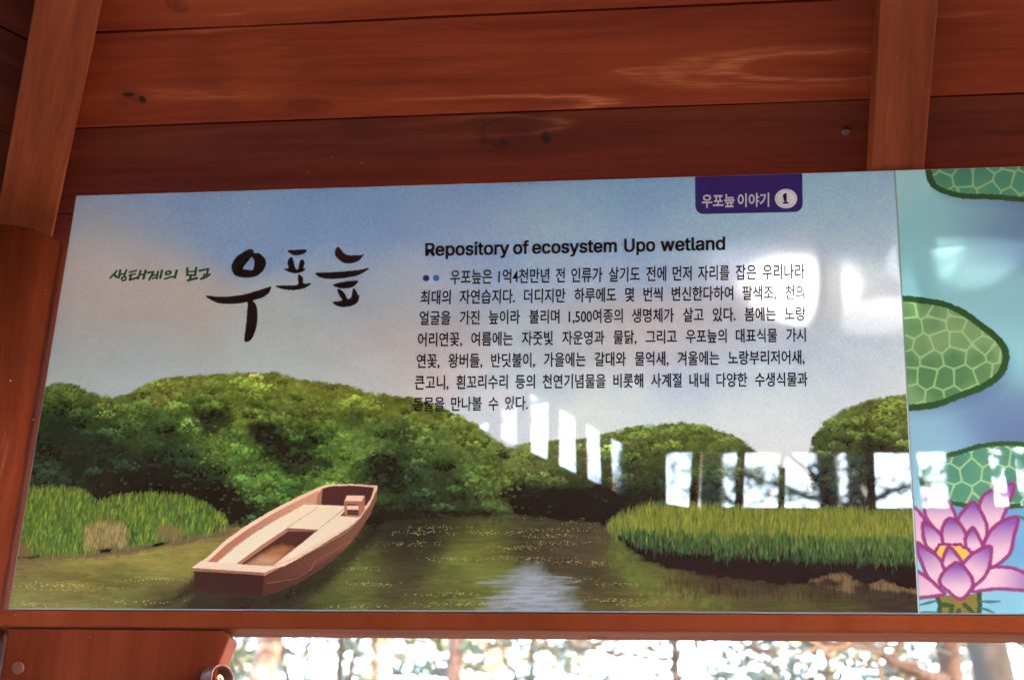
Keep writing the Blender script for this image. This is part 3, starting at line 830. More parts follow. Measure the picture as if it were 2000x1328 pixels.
def wood(name, base, seed, axis='x', knots=(), swirls=(), cracks=(), rough=.46, var=1.0, pale=.5, orange=()):
    """stained timber: grain runs along the local axis, bends round knots (x, y, rx, ry),
    bare pale rub marks (x, y, rx, ry, strength) and dark cracks (x, y, rx, ry)"""
    N = Nodes(name)
    tc = N.n('ShaderNodeTexCoord')
    sp = N.n('ShaderNodeSeparateXYZ')
    N.put(sp.inputs[0], tc.outputs['Object'])
    x, y, z = sp.outputs
    if axis == 'z':
        x, y, z = z, x, y
    elif axis == 'y':
        x, y, z = y, x, z
    oi = N.n('ShaderNodeObjectInfo')
    off = N.math('MULTIPLY', oi.outputs['Random'], 37.0)
    wob = N.noise(N.xyz(N.math('MULTIPLY', x, 1.3), N.math('MULTIPLY', y, 3.0), off), 1.0, 3)
    y2 = N.math('ADD', y, N.math('MULTIPLY', N.math('SUBTRACT', wob, .5), .055))
    kmask, kcore = 0.0, 0.0
    for (kx, ky, rx, ry) in knots:
        dx = N.math('DIVIDE', N.math('SUBTRACT', x, kx), rx)
        dy = N.math('DIVIDE', N.math('SUBTRACT', y, ky), ry)
        r2 = N.math('ADD', N.math('MULTIPLY', dx, dx), N.math('MULTIPLY', dy, dy))
        g = N.math('POWER', 2.718, N.math('MULTIPLY', r2, -.55))
        y2 = N.math('ADD', y2, N.math('MULTIPLY', N.math('MULTIPLY', N.math('SUBTRACT', y, ky), g), -.8))
        kn = N.noise(N.xyz(N.math('MULTIPLY', x, 30), N.math('MULTIPLY', y, 30), seed), 1.0, 3)
        kmask = N.math('ADD', kmask, N.math('POWER', 2.718, N.math('MULTIPLY', r2, -1.6)))
        rr = N.math('ADD', N.math('SQRT', r2), N.math('MULTIPLY', N.math('SUBTRACT', kn, .5), 1.2))
        ringm = N.math('POWER', 2.718, N.math('MULTIPLY', N.math('POWER', N.math('ABSOLUTE', N.math('SUBTRACT', rr, .85)), 2.0), -40.0))
        side = N.ramp(N.noise(N.xyz(N.math('MULTIPLY', x, 9), N.math('MULTIPLY', y, 9), seed + kx*5), 1.0, 1), .45, .62)
        kcore = N.math('ADD', kcore, N.math('MULTIPLY', ringm, side))
    broad = N.noise(N.xyz(N.math('MULTIPLY', x, .9), N.math('MULTIPLY', y2, 9.0), N.math('ADD', off, seed)), 1.0, 4)
    grain = N.noise(N.xyz(N.math('MULTIPLY', x, 2.2), N.math('MULTIPLY', y2, 55.0), N.math('ADD', off, seed*1.7)), 1.0, 5, .6)
    fine = N.noise(N.xyz(N.math('MULTIPLY', x, 14), N.math('MULTIPLY', y2, 300.0), N.math('ADD', off, seed*2.3)), 1.0, 3, .6)
    blot = N.noise(N.xyz(N.math('MULTIPLY', x, 2.6), N.math('MULTIPLY', y, 4.5), N.math('ADD', off, seed*3.1)), 1.0, 3)
    b = base
    dark = (b[0]*.50, b[1]*.45, b[2]*.45)
    light = (b[0]*1.35, b[1]*1.55, b[2]*1.5)
    c = N.mix(N.ramp(broad, .25, .75), dark, light)
    c = N.mix(.45, c, (b[0], b[1], b[2]))
    c = N.mix(N.math('MULTIPLY', N.ramp(grain, .45, .78), .55*var), c, (b[0]*.45, b[1]*.40, b[2]*.42))
    c = N.mix(N.math('MULTIPLY', N.ramp(grain, .52, .22), .30*var), c, (b[0]*1.5, b[1]*1.9, b[2]*1.7))
    c = N.mix(N.math('MULTIPLY', N.ramp(fine, .48, .72), .42*var), c, (b[0]*.52, b[1]*.46, b[2]*.5))
    c = N.mix(N.math('MULTIPLY', N.ramp(fine, .46, .26), .25*var), c, (b[0]*1.35, b[1]*1.5, b[2]*1.4))
    c = N.mix(N.math('MULTIPLY', N.ramp(blot, .48, .74), .5*var), c, (b[0]*.55, b[1]*.5, b[2]*.5))
    tint = N.noise(N.xyz(N.math('MULTIPLY', x, 1.1), N.math('MULTIPLY', y, 7.0), N.math('ADD', off, seed*5.3)), 1.0, 2)
    c = N.mix(N.math('MULTIPLY', N.ramp(tint, .52, .72), .45), c, (b[0]*1.35, b[1]*1.75, b[2]*1.6))
    for (ox, oy, rx, ry) in orange:              # patches where the stain went on thin
        dx = N.math('DIVIDE', N.math('SUBTRACT', x, ox), rx)
        dy = N.math('DIVIDE', N.math('SUBTRACT', y, oy), ry)
        wv = N.math('MULTIPLY', N.math('SUBTRACT', N.noise(N.xyz(N.math('MULTIPLY', x, 8), N.math('MULTIPLY', y2, 60), seed), 1.0, 4), .5), 3.4)
        dd = N.math('ADD', N.math('ADD', N.math('MULTIPLY', dx, dx), N.math('MULTIPLY', dy, dy)), wv)
        c = N.mix(N.math('MULTIPLY', N.ramp(dd, 1.1, .2), .34), c, (b[0]*1.3, b[1]*1.75, b[2]*1.4))
    # bare streaks where the stain is rubbed thin
    rub = N.math('MULTIPLY', N.ramp(N.noise(N.xyz(N.math('MULTIPLY', x, 1.4), N.math('MULTIPLY', y2, 24.0), N.math('ADD', off, seed*4.7)), 1.0, 4), .60, .74),
                 N.ramp(fine, .35, .65))
    palec = (b[0]*2.0 + .05, b[1]*3.2 + .03, b[2]*3.0 + .015)
    c = N.mix(N.math('MULTIPLY', rub, pale), c, palec)
    for (sx, sy, rx, ry, st) in swirls:
        dx = N.math('DIVIDE', N.math('SUBTRACT', x, sx), rx)
        dy = N.math('DIVIDE', N.math('SUBTRACT', y, sy), ry)
        wv = N.math('MULTIPLY', N.math('SUBTRACT', N.noise(N.xyz(N.math('MULTIPLY', x, 7), N.math('MULTIPLY', y, 18), seed), 1.0, 3), .5), .55)
        rr = N.math('ADD', N.math('SQRT', N.math('ADD', N.math('MULTIPLY', dx, dx), N.math('MULTIPLY', dy, dy))), wv)
        rg = N.math('POWER', 2.718, N.math('MULTIPLY', N.math('POWER', N.math('ABSOLUTE', N.math('SUBTRACT', rr, .9)), 2.0), -55.0))
        fall = N.ramp(dx, 1.0 if st > 0 else -1.0, -1.0 if st > 0 else 1.0)
        rg = N.math('MULTIPLY', N.math('MULTIPLY', rg, fall), N.ramp(fine, .3, .62))
        c = N.mix(N.math('MULTIPLY', rg, abs(st), clamp=True), c, palec)
    if knots:
        c = N.mix(N.math('MULTIPLY', kmask, .7, clamp=True), c, (b[0]*.52, b[1]*.45, b[2]*.6))
        c = N.mix(N.math('MULTIPLY', kcore, .45, clamp=True), c, (b[0]*.16, b[1]*.16, b[2]*.2))
    for (sx, sy, rx, ry) in cracks:
        dx = N.math('DIVIDE', N.math('SUBTRACT', x, sx), rx)
        dy = N.math('DIVIDE', N.math('SUBTRACT', y, sy), ry)
        nz = N.math('MULTIPLY', N.math('SUBTRACT', N.noise(N.xyz(N.math('MULTIPLY', x, 40), N.math('MULTIPLY', y, 40), seed), 1.0, 2), .5), 1.8)
        dd = N.math('ADD', N.math('ADD', N.math('MULTIPLY', dx, dx), N.math('MULTIPLY', dy, dy)), nz)
        c = N.mix(N.math('MULTIPLY', N.ramp(dd, .7, .2), .85), c, (.012, .008, .007))
    # dust and cobweb specks
    vo = N.n('ShaderNodeTexVoronoi')
    N.put(vo.inputs['Vector'], N.xyz(x, y, N.math('ADD', z, off)))
    vo.inputs['Scale'].default_value = 26
    sz = N.noise(tc.outputs['Object'], 3.0, 2)
    speck = N.math('MULTIPLY', N.math('LESS_THAN', vo.outputs['Distance'], N.math('MULTIPLY', N.math('SUBTRACT', sz, .34), .13)), .7)
    c = N.mix(speck, c, (.62, .42, .30))
    N.put(N.b.inputs['Base Color'], c)
    N.put(N.b.inputs['Roughness'], N.math('ADD', rough - .08, N.math('MULTIPLY', grain, .2)))
    N.b.inputs['Specular IOR Level'].default_value = .3
    N.b.inputs['IOR'].default_value = 1.19
    N.bump(N.math('ADD', N.math('MULTIPLY', grain, .7), N.math('MULTIPLY', fine, .3)), .25, .0015)
    return N.m


def plain(name, col, rough=.6, metal=0.0, nscale=8.0, amp=.3):
    N = Nodes(name)
    tc = N.n('ShaderNodeTexCoord')
    f = N.noise(tc.outputs['Object'], nscale, 4)
    N.put(N.b.inputs['Base Color'], N.mix(f, tuple(v*(1 - amp) for v in col), tuple(min(1, v*(1 + amp)) for v in col)))
    N.b.inputs['Roughness'].default_value = rough
    N.b.inputs['Metallic'].default_value = metal
    return N.m


def image_from(name, arr):
    h, w, _ = arr.shape
    im = bpy.data.images.new(name, w, h, float_buffer=False)
    s = np.where(arr <= .0031308, arr*12.92, 1.055*np.clip(arr, 1e-6, 1)**(1/2.4) - .055)
    px = np.ones((h, w, 4), np.float32)
    px[..., :3] = np.clip(s, 0, 1)[::-1]
    im.pixels.foreach_set(px.ravel())
    im.update()
    im.pack()
    return im


def gloss(N):
    N.b.inputs['Roughness'].default_value = .5
    N.b.inputs['Specular IOR Level'].default_value = .15
    N.b.inputs['Coat Weight'].default_value = 1.0
    N.b.inputs['Coat Roughness'].default_value = .018
    N.b.inputs['Coat IOR'].default_value = COAT_IOR


COAT_IOR = 1.75


def print_mat(name, arr):
    N = Nodes(name)
    uv = N.n('ShaderNodeUVMap')
    im = N.n('ShaderNodeTexImage')
    im.image = image_from(name, arr)
    im.extension = 'EXTEND'
    N.put(im.inputs[0], uv.outputs[0])
    N.put(N.b.inputs['Base Color'], im.outputs[0])
    gloss(N)
    # faint dust on the acrylic dulls the gloss a little
    tc = N.n('ShaderNodeTexCoord')
    d = N.noise(tc.outputs['Object'], 260.0, 1)
    N.put(N.b.inputs['Coat Roughness'], N.math('ADD', .012, N.math('MULTIPLY', N.ramp(d, .70, .78), .3)))
    return N.m


def ink_mat(name, col):
    N = Nodes(name)
    N.b.inputs['Base Color'].default_value = (*col, 1)
    gloss(N)
    return N.m


M_RED = (.262, .031, .0085)
M_ORG = (.265, .041, .013)
mat_edge = plain('acrylic_edge', (.36, .42, .48), .4, 0, 30, .1)
mat_ink = ink_mat('black_ink', (.012, .010, .013))
mat_white_ink = ink_mat('white_ink', (.72, .68, .74))
mat_navy_ink = ink_mat('navy_ink', tuple(lin((44, 34, 100))))

# ---------------------------------------------------------------- ground
gm = Nodes('forest_floor')
tcg = gm.n('ShaderNodeTexCoord')
ga = gm.noise(tcg.outputs['Object'], .5, 6)
gb = gm.noise(tcg.outputs['Object'], 9.0, 5)
cg = gm.mix(gm.ramp(ga, .35, .65), (.14, .095, .06), (.085, .085, .04))
cg = gm.mix(gm.math('MULTIPLY', gb, .6), cg, (.20, .14, .09))
gm.put(gm.b.inputs['Base Color'], cg)
gm.b.inputs['Roughness'].default_value = .95
gm.bump(gb, .6, .03)
n = 40
V, F = [], []
for j in range(n + 1):
    for i in range(n + 1):
        x = (i/n*2 - 1)
        y = (j/n*2 - 1)
        x = math.copysign(abs(x)**2.4, x)*600
        y = math.copysign(abs(y)**2.4, y)*600
        h = .12*math.sin(x*.31 + 1)*math.cos(y*.27) if max(abs(x), abs(y)) > 7 else 0
        V.append((x, y, h - .02))
for j in range(n):
    for i in range(n):
        F.append((j*(n + 1) + i, j*(n + 1) + i + 1, (j + 1)*(n + 1) + i + 1, (j + 1)*(n + 1) + i))
tag(place('ground', mesh_of('ground', V, F, gm.m, True)), kind='structure')
# unseen bank added behind and to the left to cut low sky light
def bank_h(x, y):
    wob = .6*math.sin(x*.35) + .35*math.sin(x*.9 + 1)
    d = max(-y + wob, min(-x*1.05 + .6*math.sin(y*.5) + .4, 3.2 - y*1.2 + 6))
    t = min(1, max(0, (d - 5.6)/4.2))
    t = t*t*(3 - 2*t)
    return 5.65*t + .02*max(0, d - 10)


bank_m = plain('added_bank_cover', (.055, .06, .03), .95, 0, 1.2, .6)
nx, ny = 90, 44
V, F = [], []
rb = random.Random(8)
for j in range(ny + 1):
    for i in range(nx + 1):
        x = -34 + 68*i/nx
        y = 6.0 - 37*(j/ny)**1.15
        V.append((x, y, bank_h(x, y) - .05 + rb.uniform(-.10, .10) - (.25 if bank_h(x, y) < .02 else 0)))
for j in range(ny):
    for i in range(nx):
        F.append((j*(nx + 1) + i, (j + 1)*(nx + 1) + i, (j + 1)*(nx + 1) + i + 1, j*(nx + 1) + i + 1))
tag(place('light_block_bank', mesh_of('light_block_bank', V, F, bank_m, True)), kind='structure')
floor_m = plain('pavilion_paving', (.15, .15, .15), .85, 0, 5, .3)
V, F = box_vf(-3.2, 6.6, -3.4, 1.2, -.1, .06)
tag(place('paving', bevel_mesh('paving', V, F, floor_m, .01, 1)), kind='structure')

# ---------------------------------------------------------------- pavilion
TH = math.radians(17)
NRM = Vector((0, math.sin(TH), math.cos(TH)))
DIR = Vector((0, -math.cos(TH), math.sin(TH)))
P0 = Vector((0, .03, ZB + .905))            # rafters' underside at the back of the signs
RD = .13                                    # rafter depth
PB = P0 + NRM*RD                            # underside of the roof boards
HIPX, HIPS = -.118, .497                    # hip line: x at s = 0 and dx/ds
pav = empty('pavilion', (0, 0, 0), 'red-brown timber pavilion with sloping boarded roof over the sign boards', 'pavilion')

BW = .254
board_specs = {
    0: dict(tone=.5, seed=3, knots=[(.75, .10, .10, .05)]),
    1: dict(tone=.50, seed=11, knots=[(.94, .17, .085, .05), (.60, .20, .04, .03), (.985, .225, .03, .02)], swirls=[(.86, .19, .20, .03, -.6)], cracks=[(1.0, .155, .016, .022), (.905, .145, .012, .008), (.995, .232, .016, .006)], pale=.22),
    2: dict(tone=1.0, seed=19, knots=[(.507, .014, .05, .024), (.145, .058, .05, .03)], swirls=[(1.60, .070, .27, .036, 1.0), (1.56, .068, .34, .052, .6), (.80, .0, .36, .028, -1.0), (1.30, .075, .14, .012, .6)],
            cracks=[(.128, .066, .020, .008), (.158, .052, .010, .014)], orange=[(.43, .11, .09, .10), (.40, .06, .06, .05)], pale=.45),
    3: dict(tone=1.1, seed=27, knots=[(.30, .04, .02, .02)], orange=[(.55, .05, .25, .05)], pale=.8),
}


def board_mesh(name, L, w, t, mat, lift, seed, gap=.031):
    """a lapped board: local x along, y up the slope, z away from the room; the lower edge stands proud"""
    r = random.Random(seed)
    nx = 14
    V, F = [], []
    prof = [(-.016, -lift), (-.0145, -lift - .0012), (-.008, -lift - .0012), (w*.5, -.3*lift), (w - gap, 0.0), (w - gap, t), (-.016, t - lift)]
    m = len(prof)
    for i in range(nx + 1):
        e = r.uniform(-.0012, .0012)
        f = r.uniform(-.0008, .0008)
        for k, (a, b) in enumerate(prof):
            V.append((L*i/nx, a + (e if k in (0, 1, 2, 6) else 0), b + f))
    for i in range(nx):
        for k in range(m):
            k2 = (k + 1) % m
            F.append((i*m + k, (i + 1)*m + k, (i + 1)*m + k2, i*m + k2))
    F.append(tuple(range(m)))
    F.append(tuple(range((nx + 1)*m - 1, nx*m - 1, -1)))
    return mesh_of(name, V, F, mat)


def hip_x(s):
    return HIPX + HIPS*s


XR = 5.6
for i in range(-1, 11):
    s0 = -.1356 + BW*i
    sp_ = board_specs.get(i + 1, dict(seed=40 + i, knots=[(1.1 + .3*i, .1, .05, .03)]))
    pale = sp_.get('pale', .5)
    tone = sp_.get('tone', 1.0 + .05*math.sin(i*2.3))
    mt = wood('stained_board', tuple(v*tone for v in M_RED), sp_['seed'], 'x', sp_.get('knots', ()), sp_.get('swirls', ()), sp_.get('cracks', ()), .44, 1.0, pale, sp_.get('orange', ()))
    x0 = hip_x(s0 + BW*.0) - .03
    me = board_mesh('roof_board', XR - x0, BW, .022, mt, .012, i)
    mw = Matrix.Translation(PB + DIR*s0 + Vector((0, 0, 0))) @ Matrix(((1, 0, 0, 0), (0, DIR.y, NRM.y, 0), (0, DIR.z, NRM.z, 0), (0, 0, 0, 1)))
    # local x = 0 is kept at world x = 0 so the grain features sit where they are
    for v in me.vertices:
        v.co.x += x0
    b = place('roof_board', me, pav, mw)
    if i == 0:
        sm = plain('screw_plug', (.11, .036, .022), .4, .2, 60, .4)
        V, F = [], []
        for k in range(14):
            a = 2*math.pi*k/14
            V += [(.0085*math.cos(a), .0085*math.sin(a), 0), (.0085*math.cos(a), .0085*math.sin(a), -.0018), (.0045*math.cos(a), .0045*math.sin(a), -.0022), (.004*math.cos(a), .004*math.sin(a), -.0006)]
        for k in range(14):
            for q in range(3):
                k2 = (k + 1) % 14
                F.append((k*4 + q, k2*4 + q, k2*4 + q + 1, k*4 + q + 1))
        F.append(tuple(k*4 + 3 for k in range(14)))
        place('screw', mesh_of('screw', V, F, sm), b, mw @ Matrix.Translation((1.618, .145, -.0058)))

# facet over the left side: courses run along its own eave
hipdir = (DIR + Vector((HIPS, 0, 0))).normalized()
hip0 = PB + Vector((HIPX, 0, 0))
hp = Vector((hipdir.x, hipdir.y, 0)).normalized()
# mirror the eave direction (+x) in the vertical plane of the hip
ev = Vector((1, 0, 0)) - 2*(Vector((1, 0, 0)) - hp*hp.x)
ev = -(hp*(2*hp.x) - Vector((1, 0, 0)))*-1
ev.z = 0
ev.normalize()                              # along the left eave, away from the post
upl = Vector((-ev.y, ev.x, 0))
if upl.dot(hp) < 0:
    upl = -upl
DIRL = (upl*math.cos(TH) + Vector((0, 0, math.sin(TH)))).normalized()
NRML = ev.cross(DIRL)
if NRML.z < 0:
    NRML = -NRML
mtl = wood('shaded_side_board', tuple(v*.34 for v in M_RED), 71, 'x', (), (), (), .5)  # side boards darkened in colour to stand in for corner shade
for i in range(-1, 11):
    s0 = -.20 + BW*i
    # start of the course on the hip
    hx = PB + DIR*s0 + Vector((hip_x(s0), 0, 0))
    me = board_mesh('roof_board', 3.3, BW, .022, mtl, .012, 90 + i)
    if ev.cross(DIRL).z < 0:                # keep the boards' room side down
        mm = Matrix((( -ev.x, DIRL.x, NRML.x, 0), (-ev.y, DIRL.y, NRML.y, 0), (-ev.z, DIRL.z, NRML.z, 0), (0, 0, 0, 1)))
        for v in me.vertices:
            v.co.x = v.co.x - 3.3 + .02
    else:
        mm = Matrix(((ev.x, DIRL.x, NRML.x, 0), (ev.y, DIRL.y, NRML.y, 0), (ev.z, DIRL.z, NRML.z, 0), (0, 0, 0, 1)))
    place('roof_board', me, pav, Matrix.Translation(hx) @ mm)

# weathering sheet over the boards
cov = plain('roof_shingle', (.10, .075, .06), .9, 0, 6, .4)
V, F = [], []
a0, a1 = -.45, 2.80
for off in (.035, .06):
    for s, x in ((a0, hip_x(a0)), (a0, XR), (a1, XR), (a1, hip_x(a1))):
        V.append(PB + DIR*s + NRM*off + Vector((x, 0, 0)))
F = [(0, 1, 2, 3), (7, 6, 5, 4), (0, 4, 5, 1), (1, 5, 6, 2), (2, 6, 7, 3), (3, 7, 4, 0)]
place('roof_cover', mesh_of('roof_cover', V, F, cov), pav)
V = []
for off in (.035, .06):
    h0, h1 = PB + DIR*a0 + Vector((hip_x(a0), 0, 0)), PB + DIR*2.5 + Vector((hip_x(2.5), 0, 0))
    for p in (h0, h0 + ev*3.4, h1 + ev*3.4, h1):
        V.append(p + NRML*off)
place('roof_cover', mesh_of('roof_cover', V, F, cov), pav)

# rafters
raf_m = wood('rafter_wood', M_ORG, 5, 'y', (), (), (), .5, .8, .35)
for x in (1.7145, 3.45, 5.2):
    V, F = box_vf(-.0517, .0517, -.42, 2.5, 0, RD - .012)
    me = bevel_mesh('rafter', V, F, raf_m, .004, 2)
    mw = Matrix.Translation(P0 + Vector((x, 0, 0))) @ Matrix(((1, 0, 0, 0), (0, DIR.y, NRM.y, 0), (0, DIR.z, NRM.z, 0), (0, 0, 0, 1)))
    place('rafter', me, pav, mw)
hip_m = wood('hip_rafter_wood', (M_ORG[0]*1.0, M_ORG[1]*1.05, M_ORG[2]), 15, 'y', [(.045, .34, .03, .03)], (), (), .5, 1.0, .6)
hd = (DIR + Vector((HIPS, 0, 0))).normalized()
hn = Vector((0, 0, 1)) - hd*hd.z
hn.normalize()
hsx = hd.cross(hn)
V, F = box_vf(-.061, .061, -.30, 2.75, .004, .150)
me = bevel_mesh('hip_rafter', V, F, hip_m, .005, 2)
mw = Matrix.Translation(P0 + Vector((HIPX, 0, 0)) + Vector((0, 0, -.018))) @ Matrix(((hsx.x, hd.x, hn.x, 0), (hsx.y, hd.y, hn.y, 0), (hsx.z, hd.z, hn.z, 0), (0, 0, 0, 1)))
place('hip_rafter', me, pav, mw)

# log posts
post_m = wood('log_wood', (M_RED[0]*.52, M_RED[1]*.74, M_RED[2]*1.2), 33, 'z', [(.62, -.10, .03, .03)], (), (), .42, 1.1, .5)


def log_post(x, y, r, z1):
    rr = random.Random(int(x*10))
    nz = 16
    V, F = [], []
    sd = 40
    for j in range(nz + 1):
        z = z1*j/nz
        for k in range(sd):
            a = 2*math.pi*k/sd
            q = r*(1 + .012*math.sin(2*a + x) + .006*math.sin(5*z + a))
            V.append((q*math.cos(a), q*math.sin(a), z))
    for k in range(sd):
        a = 2*math.pi*k/sd
        V.append(((r - .008)*math.cos(a), (r - .008)*math.sin(a), z1 + .006))
    for j in range(nz + 1):
        for k in range(sd):
            F.append((j*sd + k, j*sd + (k + 1) % sd, (j + 1)*sd + (k + 1) % sd, (j + 1)*sd + k))
    F.append(tuple((nz + 1)*sd + k for k in range(sd)))
    F.append(tuple(range(sd - 1, -1, -1)))
    return place('log_post', mesh_of('log_post', V, F, post_m, True), pav, Matrix.Translation((x, y, 0)))


log_post(-.135, .045, .122, ZB + .792)
log_post(3.45, .14, .115, ZB + .86)
log_post(2.62, -2.44, .125, ZB + 1.725)
log_post(5.3, -2.44, .11, ZB + 1.725)

# rail the signs stand on, bracket board, pipe end
rail_m = wood('rail_wood', (M_ORG[0]*.86, M_ORG[1]*1.02, M_ORG[2]*1.25), 51, 'x', [(1.13, .05, .02, .012)], (), (), .45, .9, .9)
V, F = box_vf(-.02, 4.6, .0018, .074, -.0345, -.0003)
place('rail', bevel_mesh('rail', V, F, rail_m, .006, 3), pav, Matrix.Translation((0, 0, ZB)))
V, F = box_vf(.004, 3.4, .0075, .024, .0005, .885)
place('light_seal_board', mesh_of('light_seal_board', V, F, rail_m), pav, Matrix.Translation((0, 0, ZB)))  # unseen board added behind the signs to stop light leaks
br_m = wood('bracket_wood', (M_RED[0]*.66, M_RED[1]*.92, M_RED[2]*1.5), 61, 'z', (), (), [(.30, .45, .004, .006)], .42, .55, .2)
poly = [(0.003, -.0365), (.432, -.0365), (.444, -.050), (.416, -.145), (.36, -.23), (.20, -.36), (0.003, -.40)]
V, F = prism_vf(poly, .006, .060)
for m_ in (rail_m, br_m, post_m):
    m_.node_tree.nodes['Principled BSDF'].inputs['IOR'].default_value = 1.09
brk = place('bracket_board', bevel_mesh('bracket_board', V, F, br_m, .004, 2), pav, Matrix.Translation((0, 0, ZB)))
plug_m = plain('filler_plug', (.145, .044, .028), .8, 0, 160, .6)
V, F = [], []
for k in range(18):
    a = 2*math.pi*k/18
    V += [(.0125*math.cos(a), 0, .0125*math.sin(a)), (.0115*math.cos(a), -.0012, .0115*math.sin(a))]
for k in range(18):
    k2 = (k + 1) % 18
    F.append((k*2, k2*2, k2*2 + 1, k*2 + 1))
F.append(tuple(k*2 + 1 for k in range(18)))
place('screw_plug', mesh_of('screw_plug', V, F, plug_m), brk, Matrix.Translation((.036, .006, ZB - .113)))
pipe_m = plain('brown_plastic', (.17, .05, .03), .38, 0, 5, .1)
V, F = [], []
sd = 28
ax = Vector((.80, -.60, .05)).normalized()
pa = ax.cross(Vector((0, 0, 1))).normalized()
pb_ = ax.cross(pa)
prof = [(.0, .0265), (.030, .0275), (.0335, .0265), (.0335, .0235), (.030, .022), (.008, .021), (.008, .0)]
for (d_, r_) in prof:
    for k in range(sd):
        a = 2*math.pi*k/sd
        V.append(ax*(d_ - .012) + (pa*math.cos(a) + pb_*math.sin(a))*r_)
for j in range(len(prof) - 1):
    for k in range(sd):
        k2 = (k + 1) % sd
        F.append((j*sd + k, j*sd + k2, (j + 1)*sd + k2, (j + 1)*sd + k))
pe = place('pipe_end', mesh_of('pipe_end', V, F, pipe_m, True), pav, Matrix.Translation((.424, .012, ZB - .130)))
br = plain('brass', (.75, .50, .20), .3, 1.0, 20, .2)
V, F = tube_vf([ax*.0, ax*.012, ax*.020], [.003, .003, .0022], 8)
V2, F2 = tube_vf([ax*.012 - pb_*.001, ax*.0145 - pb_*.001], [.0075, .0065], 6)
F += [tuple(i + len(V) for i in f) for f in F2]
V += V2
place('screw', mesh_of('screw', V, F, br), pe, Matrix.Translation((.424, .012, ZB - .130)))

# open frame on the room side: header, tie beam and upright slats
FY = -2.40
frame_m = wood('frame_wood', M_RED, 81, 'x', (), (), (), .55, 1, .4)


def RX(px, py):
    """the point of the open frame whose mirror image shows at print position px, py"""
    u, v = px_to_uv(px, py)
    P = Vector((u*SW, 0, ZB + v*SH))
    d = P - CAM
    d.y = -d.y
    P2 = P + d*((FY - P.y)/d.y)
    return (P2.x, P2.z - ZB)


SW, SH = 1.70715, .9
up = [RX(*p) for p in ((915, 826), (1000, 744), (1035, 763), (1110, 803), (1225, 868), (1300, 878), (1790, 879), (2000, 868))]
lo = [RX(*p) for p in ((915, 829), (1225, 975), (1345, 995), (1790, 997), (2000, 990))]


def roof_z(x, y=FY):
    """underside of the boards above (x, y), relative to ZB"""
    a = PB.z - ZB + (PB.y - y)*math.tan(TH)
    return a


rz = roof_z(0) + .012


def side_z(x, y=FY):
    """underside of the side facet above (x, y), relative to ZB"""
    q = hip0 - Vector((x, y, 0))
    return q.z - ZB + (NRML.x*q.x + NRML.y*q.y)/NRML.z + .035


poly = [(-1.2, 1.05), (-1.2, up[0][1] + .03)]
hdr_left = [(x, z) for x, z in up]
# header board above the opening
top = [(2.52, rz), (hip_x((-FY + PB.y)/math.cos(TH)), rz), (.33, max(side_z(.33), up[1][1] + .01)), (-.15, max(side_z(-.15), up[0][1] + .02))]

poly = [(-.15, up[0][1] + .004)] + up + [(2.52, up[-1][1])] + top
V, F = prism_vf(poly, -.03, .03)
place('header_board', mesh_of('header_board', V, F, frame_m), pav, Matrix.Translation((0, FY, ZB)))
# tie beam below the opening
tb = .62
poly = [(-.15, tb), (2.52, tb), (2.52, lo[-1][1])] + [p for p in lo[::-1]][1:] + [(-.15, lo[0][1] + .02)]
V, F = prism_vf(poly, -.028, .028)
place('tie_beam', mesh_of('tie_beam', V, F, frame_m), pav, Matrix.Translation((0, FY, ZB)))
V, F = box_vf(RX(2000, 930)[0] + .03, 2.52, -.027, .027, 1.0, 1.5)
place('end_board', mesh_of('end_board', V, F, frame_m), pav, Matrix.Translation((0, FY - .06, ZB)))  # unseen board added to keep the sun off the left post
# boards closing the left of the frame
V, F = prism_vf([(-1.72, tb), (-.155, tb), (-.155, max(side_z(-.155), up[0][1] + .02)), (-.9, side_z(-.9)), (-1.72, side_z(-1.72))], -.026, .026)
place('end_board', mesh_of('end_board', V, F, frame_m), pav, Matrix.Translation((0, FY, ZB)))
slat_m = wood('slat_wood', M_RED, 91, 'z', (), (), (), .55, 1, .4)
bars = [(950, 976, 775, 905), (1006, 1034, 740, 930), (1067, 1090, 775, 950), (1122, 1145, 805, 965), (1171, 1194, 830, 985), (1222, 1300, 860, 1000),
        (1347, 1365, 870, 1002), (1436, 1453, 870, 1002), (1520, 1534, 870, 1002), (1605, 1620, 870, 1002), (1694, 1711, 870, 1002), (1782, 1798, 870, 1002),
        (1870, 1885, 865, 1000), (1916, 1940, 865, 1000), (1969, 1990, 865, 1000)]
rs = random.Random(4)
for (a, b_, y0, y1) in bars:
    if b_ - a > 40:
        y0 += 4
    A, B_ = RX(a, (y0 + y1)/2), RX(b_, (y0 + y1)/2)
    z1, z0 = RX(a, y0)[1] + .02, RX(a, y1)[1] - .03
    w = (B_[0] - A[0])
    cx = (A[0] + B_[0])/2
    ln = rs.uniform(-.012, .012)
    V = []
    for (zz, sh) in ((z0, -ln), (z1, ln)):
        V += [(-w/2 + sh, -.012, zz), (w/2 + sh, -.012, zz), (w/2 + sh, .012, zz), (-w/2 + sh, .012, zz)]
    F = [(0, 3, 2, 1), (4, 5, 6, 7), (0, 1, 5, 4), (1, 2, 6, 5), (2, 3, 7, 6), (3, 0, 4, 7)]
    place('slat', mesh_of('slat', V, F, slat_m), pav, Matrix.Translation((cx, FY - .045, ZB)))

